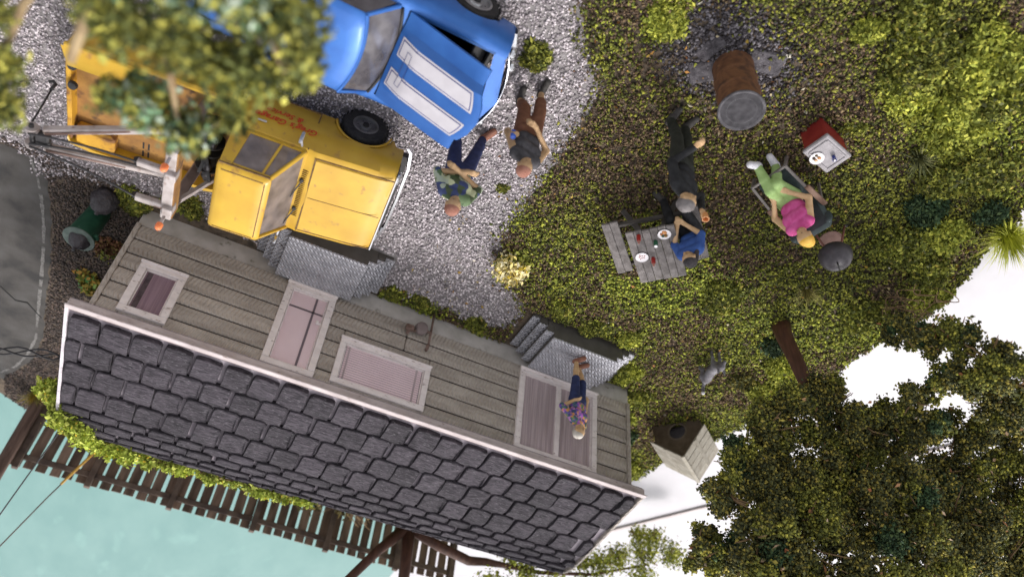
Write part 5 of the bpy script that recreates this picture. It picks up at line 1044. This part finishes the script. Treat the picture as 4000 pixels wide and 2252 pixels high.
    V, F = nets([q[:4] for q in P], .010, .022); link('body', npmesh('body', V, F, skin, True), t)
    cl2 = []
    for c in clothes:
        if c[1] in (('shoe',), ('forearm',)): cl2 += [(c[0], (c[1][0] + u,), c[2], c[3]) for u in 'lr']
        else: cl2.append(c)
    for nm, tags, mat, gr in cl2:
        sub = [q[:4] for q in P if q[4] in tags]
        V, F = nets(sub, .011, .018, gr); link(nm, npmesh(nm, V, F, mat, True), t)
    hh = [(hp(-.03, 0, .035), hp(-.005, 0, .055), .094, .086), (hp(-.06, 0, -.01), hp(-.05, 0, -.04), .070, .055)]
    for p in (hairp or []): hh.append((hp(*p[0]), hp(*p[1]), p[2], p[3]))
    V, F = nets(hh, .011, .02); link('hair', npmesh('hair', V, F, hair, True), t)
    for g in (-1, 1):
        q = MB(); q.ell(hp(.088, g * .034, .012), (.010, .012, .008), 8, 5); q.build('eye', M('eye_dark', (.02, .015, .012)), t, True)
    q = MB(); q.ell(hp(.094, 0, -.062), (.008, .022, .006), 8, 5); q.build('mouth', M('lip', (.30, .10, .08)), t, True)
    if extra: extra(t, hp)
    return t
def C_(name, a, b=None, rough=.8): return M(name, a, b or tuple(x * 1.35 for x in a), 14, rough=rough)
sk_tan = C_('skin_tan', (.36, .22, .115), (.45, .29, .16)); sk_light = C_('skin_light', (.50, .31, .16), (.58, .38, .22)); sk_brown = C_('skin_brown', (.30, .18, .09), (.38, .25, .12))
h_red = C_('hair_red', (.24, .095, .065), (.32, .15, .11)); h_grey = C_('hair_grey', (.12, .105, .105), (.21, .19, .19)); h_blond = C_('hair_blond', (.66, .36, .05), (.76, .46, .10)); h_black = C_('hair_dark', (.03, .026, .028), (.07, .06, .065))
camo = M_cells('camo_print', [(.05, .09, .035), (.45, .47, .28), (.09, .14, .06), (.035, .05, .14), (.36, .40, .30), (.05, .07, .03)], 11)
c_jean = C_('jeans_navy', (.018, .024, .075), (.03, .04, .12)); c_brownp = C_('brown_shorts', (.13, .052, .028), (.19, .08, .045)); c_blk = C_('black_cloth', (.010, .010, .012), (.024, .024, .027)); c_olive = C_('dark_olive_trousers', (.018, .020, .016), (.032, .034, .028))
c_pink = C_('pink_top', (.50, .06, .22), (.62, .11, .32)); c_lime = C_('lime_trousers', (.29, .44, .15), (.38, .53, .21)); c_wsh = C_('white_shoe', (.62, .60, .66), (.74, .72, .76)); c_blue = C_('blue_shirt', (.030, .075, .27), (.05, .115, .36)); c_shoe = C_('dark_shoe', (.035, .03, .03), (.06, .055, .05)); c_bsh = C_('brown_shoe', (.20, .08, .05), (.28, .13, .09)); c_green = C_('green_shirt', (.06, .105, .03), (.10, .16, .06)); c_vest = C_('grey_black_vest', (.03, .028, .032), (.075, .07, .078))
floral = M_cells('floral_print', [(.05, .12, .14), (.35, .10, .42), (.03, .05, .12), (.55, .25, .08), (.12, .07, .30), (.16, .22, .08), (.45, .2, .42)], 26)
figure('man in camouflage shirt with crossed arms standing behind the raised bonnet', (-1.65, 6.14, 0), R(-92), dict(hl=(0, .09, .88), hr=(0, -.09, .88), kl=(.03, .13, .47), kr=(.03, -.17, .47), al=(.0, .17, .085), ar=(-.01, -.24, .085), tl=(.15, .22, .04), tr=(.14, -.32, .04), el=(.02, .28, 1.14), er=(.02, -.28, 1.14), wl=(.21, -.04, 1.14), wr=(.20, .10, 1.17), dl=(.15, -1, .1), dr=(.1, 1, -.05), bulk=1.0), sk_tan, h_red,
       [('trousers', ('hips', 'thigh', 'calf', 'calf2'), c_jean, .014), ('shirt', ('torso', 'sleeve'), camo, .016), ('shoe', ('shoe',), c_bsh, .010)])
def blue_can(t, hp):
    q = MB(); q.lathe([(.028, 0), (.034, .006), (.034, .10), (.028, .112), (.004, .112)], 14, (.10, .245, 1.14)); o = q.build('can', M('blue_can', (.04, .10, .45), (.06, .14, .55), 20, rough=.35), None, 40, label='blue drink can held by the man in brown shorts', category='can'); o.matrix_world = Matrix.Translation(t.location) @ Matrix.Rotation(t.rotation_euler.z, 4, 'Z')
figure('man in brown shorts and dark vest holding a blue can on the gravel', (-2.15, 5.24, 0), R(-97), dict(kl=(.02, .10, .48), kr=(.12, -.08, .50), al=(-.14, .10, .09), ar=(.12, -.07, .085), tl=(.00, .14, .04), tr=(.28, -.06, .04), el=(.0, .29, 1.10), er=(.03, -.28, 1.08), wl=(.06, .27, 1.20), wr=(.24, .03, 1.06), dl=(.35, -.15, .4), dr=(.1, 1, .1), bulk=.95), sk_tan, h_red,
       [('shorts', ('hips', 'thigh', 'calf'), c_brownp, .022), ('vest', ('torso',), c_vest, .018), ('shoe', ('shoe',), c_shoe, .010)], extra=blue_can, scale=.95)
def orange_cup(t, hp):
    q = MB(); q.lathe([(.03, 0), (.042, .10), (.036, .10), (.026, .01)], 14, (.13, -.20, 1.70)); o = q.build('cup', M('orange_cup', (.55, .24, .09), (.62, .30, .12), 12, rough=.5), None, 40, label='orange cup raised by the man in black', category='cup'); o.matrix_world = Matrix.Translation(t.location) @ Matrix.Rotation(t.rotation_euler.z, 4, 'Z')
figure('man in black clothes standing on the grass with one hand out', (-3.99, 4.68, 0), R(-112), dict(kl=(.03, .10, .49), kr=(.05, -.10, .49), al=(-.02, .12, .085), ar=(.06, -.10, .085), tl=(.14, .16, .04), tr=(.22, -.10, .04), el=(.02, .27, 1.13), wl=(.30, .20, 1.0), dl=(1, .1, .1), er=(.05, -.30, 1.25), wr=(.09, -.21, 1.60), dr=(.25, .0, 1), look=(1, -.3, -.25), bulk=.98), sk_light, h_grey,
       [('trousers', ('hips', 'thigh', 'calf', 'calf2'), c_olive, .016), ('jacket', ('torso', 'sleeve'), c_blk, .018), ('sleeve', ('forearm',), c_blk, .012), ('shoe', ('shoe',), c_shoe, .012)], extra=orange_cup)
figure('seated person in blue shirt with dark hair on the picnic bench', (-5.03, 5.85, 0), R(-27), dict(pelvis=(0, 0, .55), neck=(.10, 0, 1.04), head=(.15, 0, 1.18), look=(1, .35, -.35), hl=(.02, .09, .53), hr=(.02, -.09, .53), kl=(.40, .13, .53), kr=(.40, -.13, .53), al=(.44, .20, .09), ar=(.38, -.16, .09), tl=(.58, .25, .04), tr=(.54, -.18, .04), el=(.14, .21, .78), er=(.14, -.21, .78), wl=(.36, .05, .68), wr=(.36, -.06, .68), dl=(.7, -.5, -.2), dr=(.7, .5, -.2), sw=.14, bulk=.9), sk_light, h_black,
       [('trousers', ('hips', 'thigh', 'calf', 'calf2'), c_blk, .014), ('shirt', ('torso', 'sleeve'), c_blue, .018), ('shoe', ('shoe',), c_shoe, .012)], scale=.95, hairp=[((-.06, .05, -.03), (-.02, .10, -.14), .045, .03)])
figure('woman in pink top and lime trousers reclining in the lounge chair', (-5.80, 4.72, 0), R(-13), dict(pelvis=(.0, 0, .46), neck=(-.13, 0, .90), head=(-.15, 0, 1.05), look=(1, .1, .1), hl=(.03, .08, .45), hr=(.03, -.08, .45), kl=(.36, .05, .52), kr=(.36, -.06, .47), al=(.60, .03, .22), ar=(.36, -.10, .12), tl=(.74, .05, .30), tr=(.50, -.12, .08), sw=.15, el=(.0, .26, .62), er=(.0, -.26, .62), wl=(.20, .12, .56), wr=(.20, -.12, .56), bulk=.95), sk_light, h_blond,
       [('trousers', ('hips', 'thigh', 'calf', 'calf2'), c_lime, .014), ('top', ('torso',), c_pink, .014), ('shoe', ('shoe',), c_wsh, .012)], hairp=[((-.08, 0, .05), (-.09, 0, -.05), .075, .06)])
figure('woman in floral shirt and navy shorts on the porch with hand on hip', (-5.26, 9.36, .403), R(-112), dict(al=(.03, .10, .085), ar=(-.06, -.08, .085), tl=(.16, .03, .04), tr=(.08, -.18, .04), sw=.15, el=(-.10, .31, 1.16), wl=(.06, .16, 1.02), dl=(.7, -.6, -.2), er=(-.02, -.25, 1.12), wr=(.03, -.24, .86), look=(1, -.25, -.1), neck=(.03, 0, 1.45), head=(.06, 0, 1.60), bulk=1.05), sk_light, C_('hair_silver', (.42, .38, .33), (.55, .50, .45)),
       [('trousers', ('hips', 'thigh'), c_jean, .014), ('shirt', ('torso', 'sleeve'), floral, .016), ('shoe', ('shoe',), c_bsh, .010)], scale=.90)
# dog
dg = thing('dog', 'small grey dog standing on the grass near the big tree', 'dog', (-7.40, 8.46, 0), R(-82))
DP_ = [((-.20, 0, .36), (.0, 0, .33), .085, .082), ((.0, 0, .33), (.16, 0, .34), .082, .098), ((.18, 0, .36), (.30, .02, .45), .075, .055), ((.31, .02, .47), (.36, .02, .48), .062, .058), ((.38, .02, .465), (.46, .02, .445), .042, .028)]
for g in (-1, 1):
    DP_ += [((.17, g * .06, .32), (.19, g * .07, .17), .045, .028), ((.19, g * .07, .17), (.18, g * .07, .03), .026, .022), ((.18, g * .07, .025), (.22, g * .07, .02), .024, .02), ((-.20, g * .06, .33), (-.15, g * .075, .21), .058, .036), ((-.15, g * .075, .21), (-.24, g * .075, .12), .034, .024), ((-.24, g * .075, .12), (-.22, g * .075, .03), .022, .02), ((-.22, g * .075, .025), (-.18, g * .075, .02), .023, .019), ((.30, g * .05, .52), (.285, g * .065, .575), .026, .012)]
DP_ += [((-.27, 0, .40), (-.33, 0, .48), .030, .026), ((-.33, 0, .48), (-.33, 0, .56), .026, .03)]
V, F = nets(DP_, .009, .02); link('body', npmesh('body', V, F, M('grey_fur', (.11, .10, .11), (.22, .21, .23), 9, rough=.9, bump=.4, bscale=60), True), dg)
q = MB(); q.ell((.487, .02, .452), (.014, .016, .012), 8, 5); q.build('nose', m_black, dg, True)
for g in (-1, 1): q = MB(); q.ell((.395, .02 + g * .035, .50), (.009, .009, .009), 6, 5); q.build('eye', m_black, dg, True)
q = MB(); q.ell((-.335, 0, .57), (.034, .034, .034), 10, 6); q.build('tail_tip', M('pale_fur', (.55, .53, .56), rough=.9), dg, True)
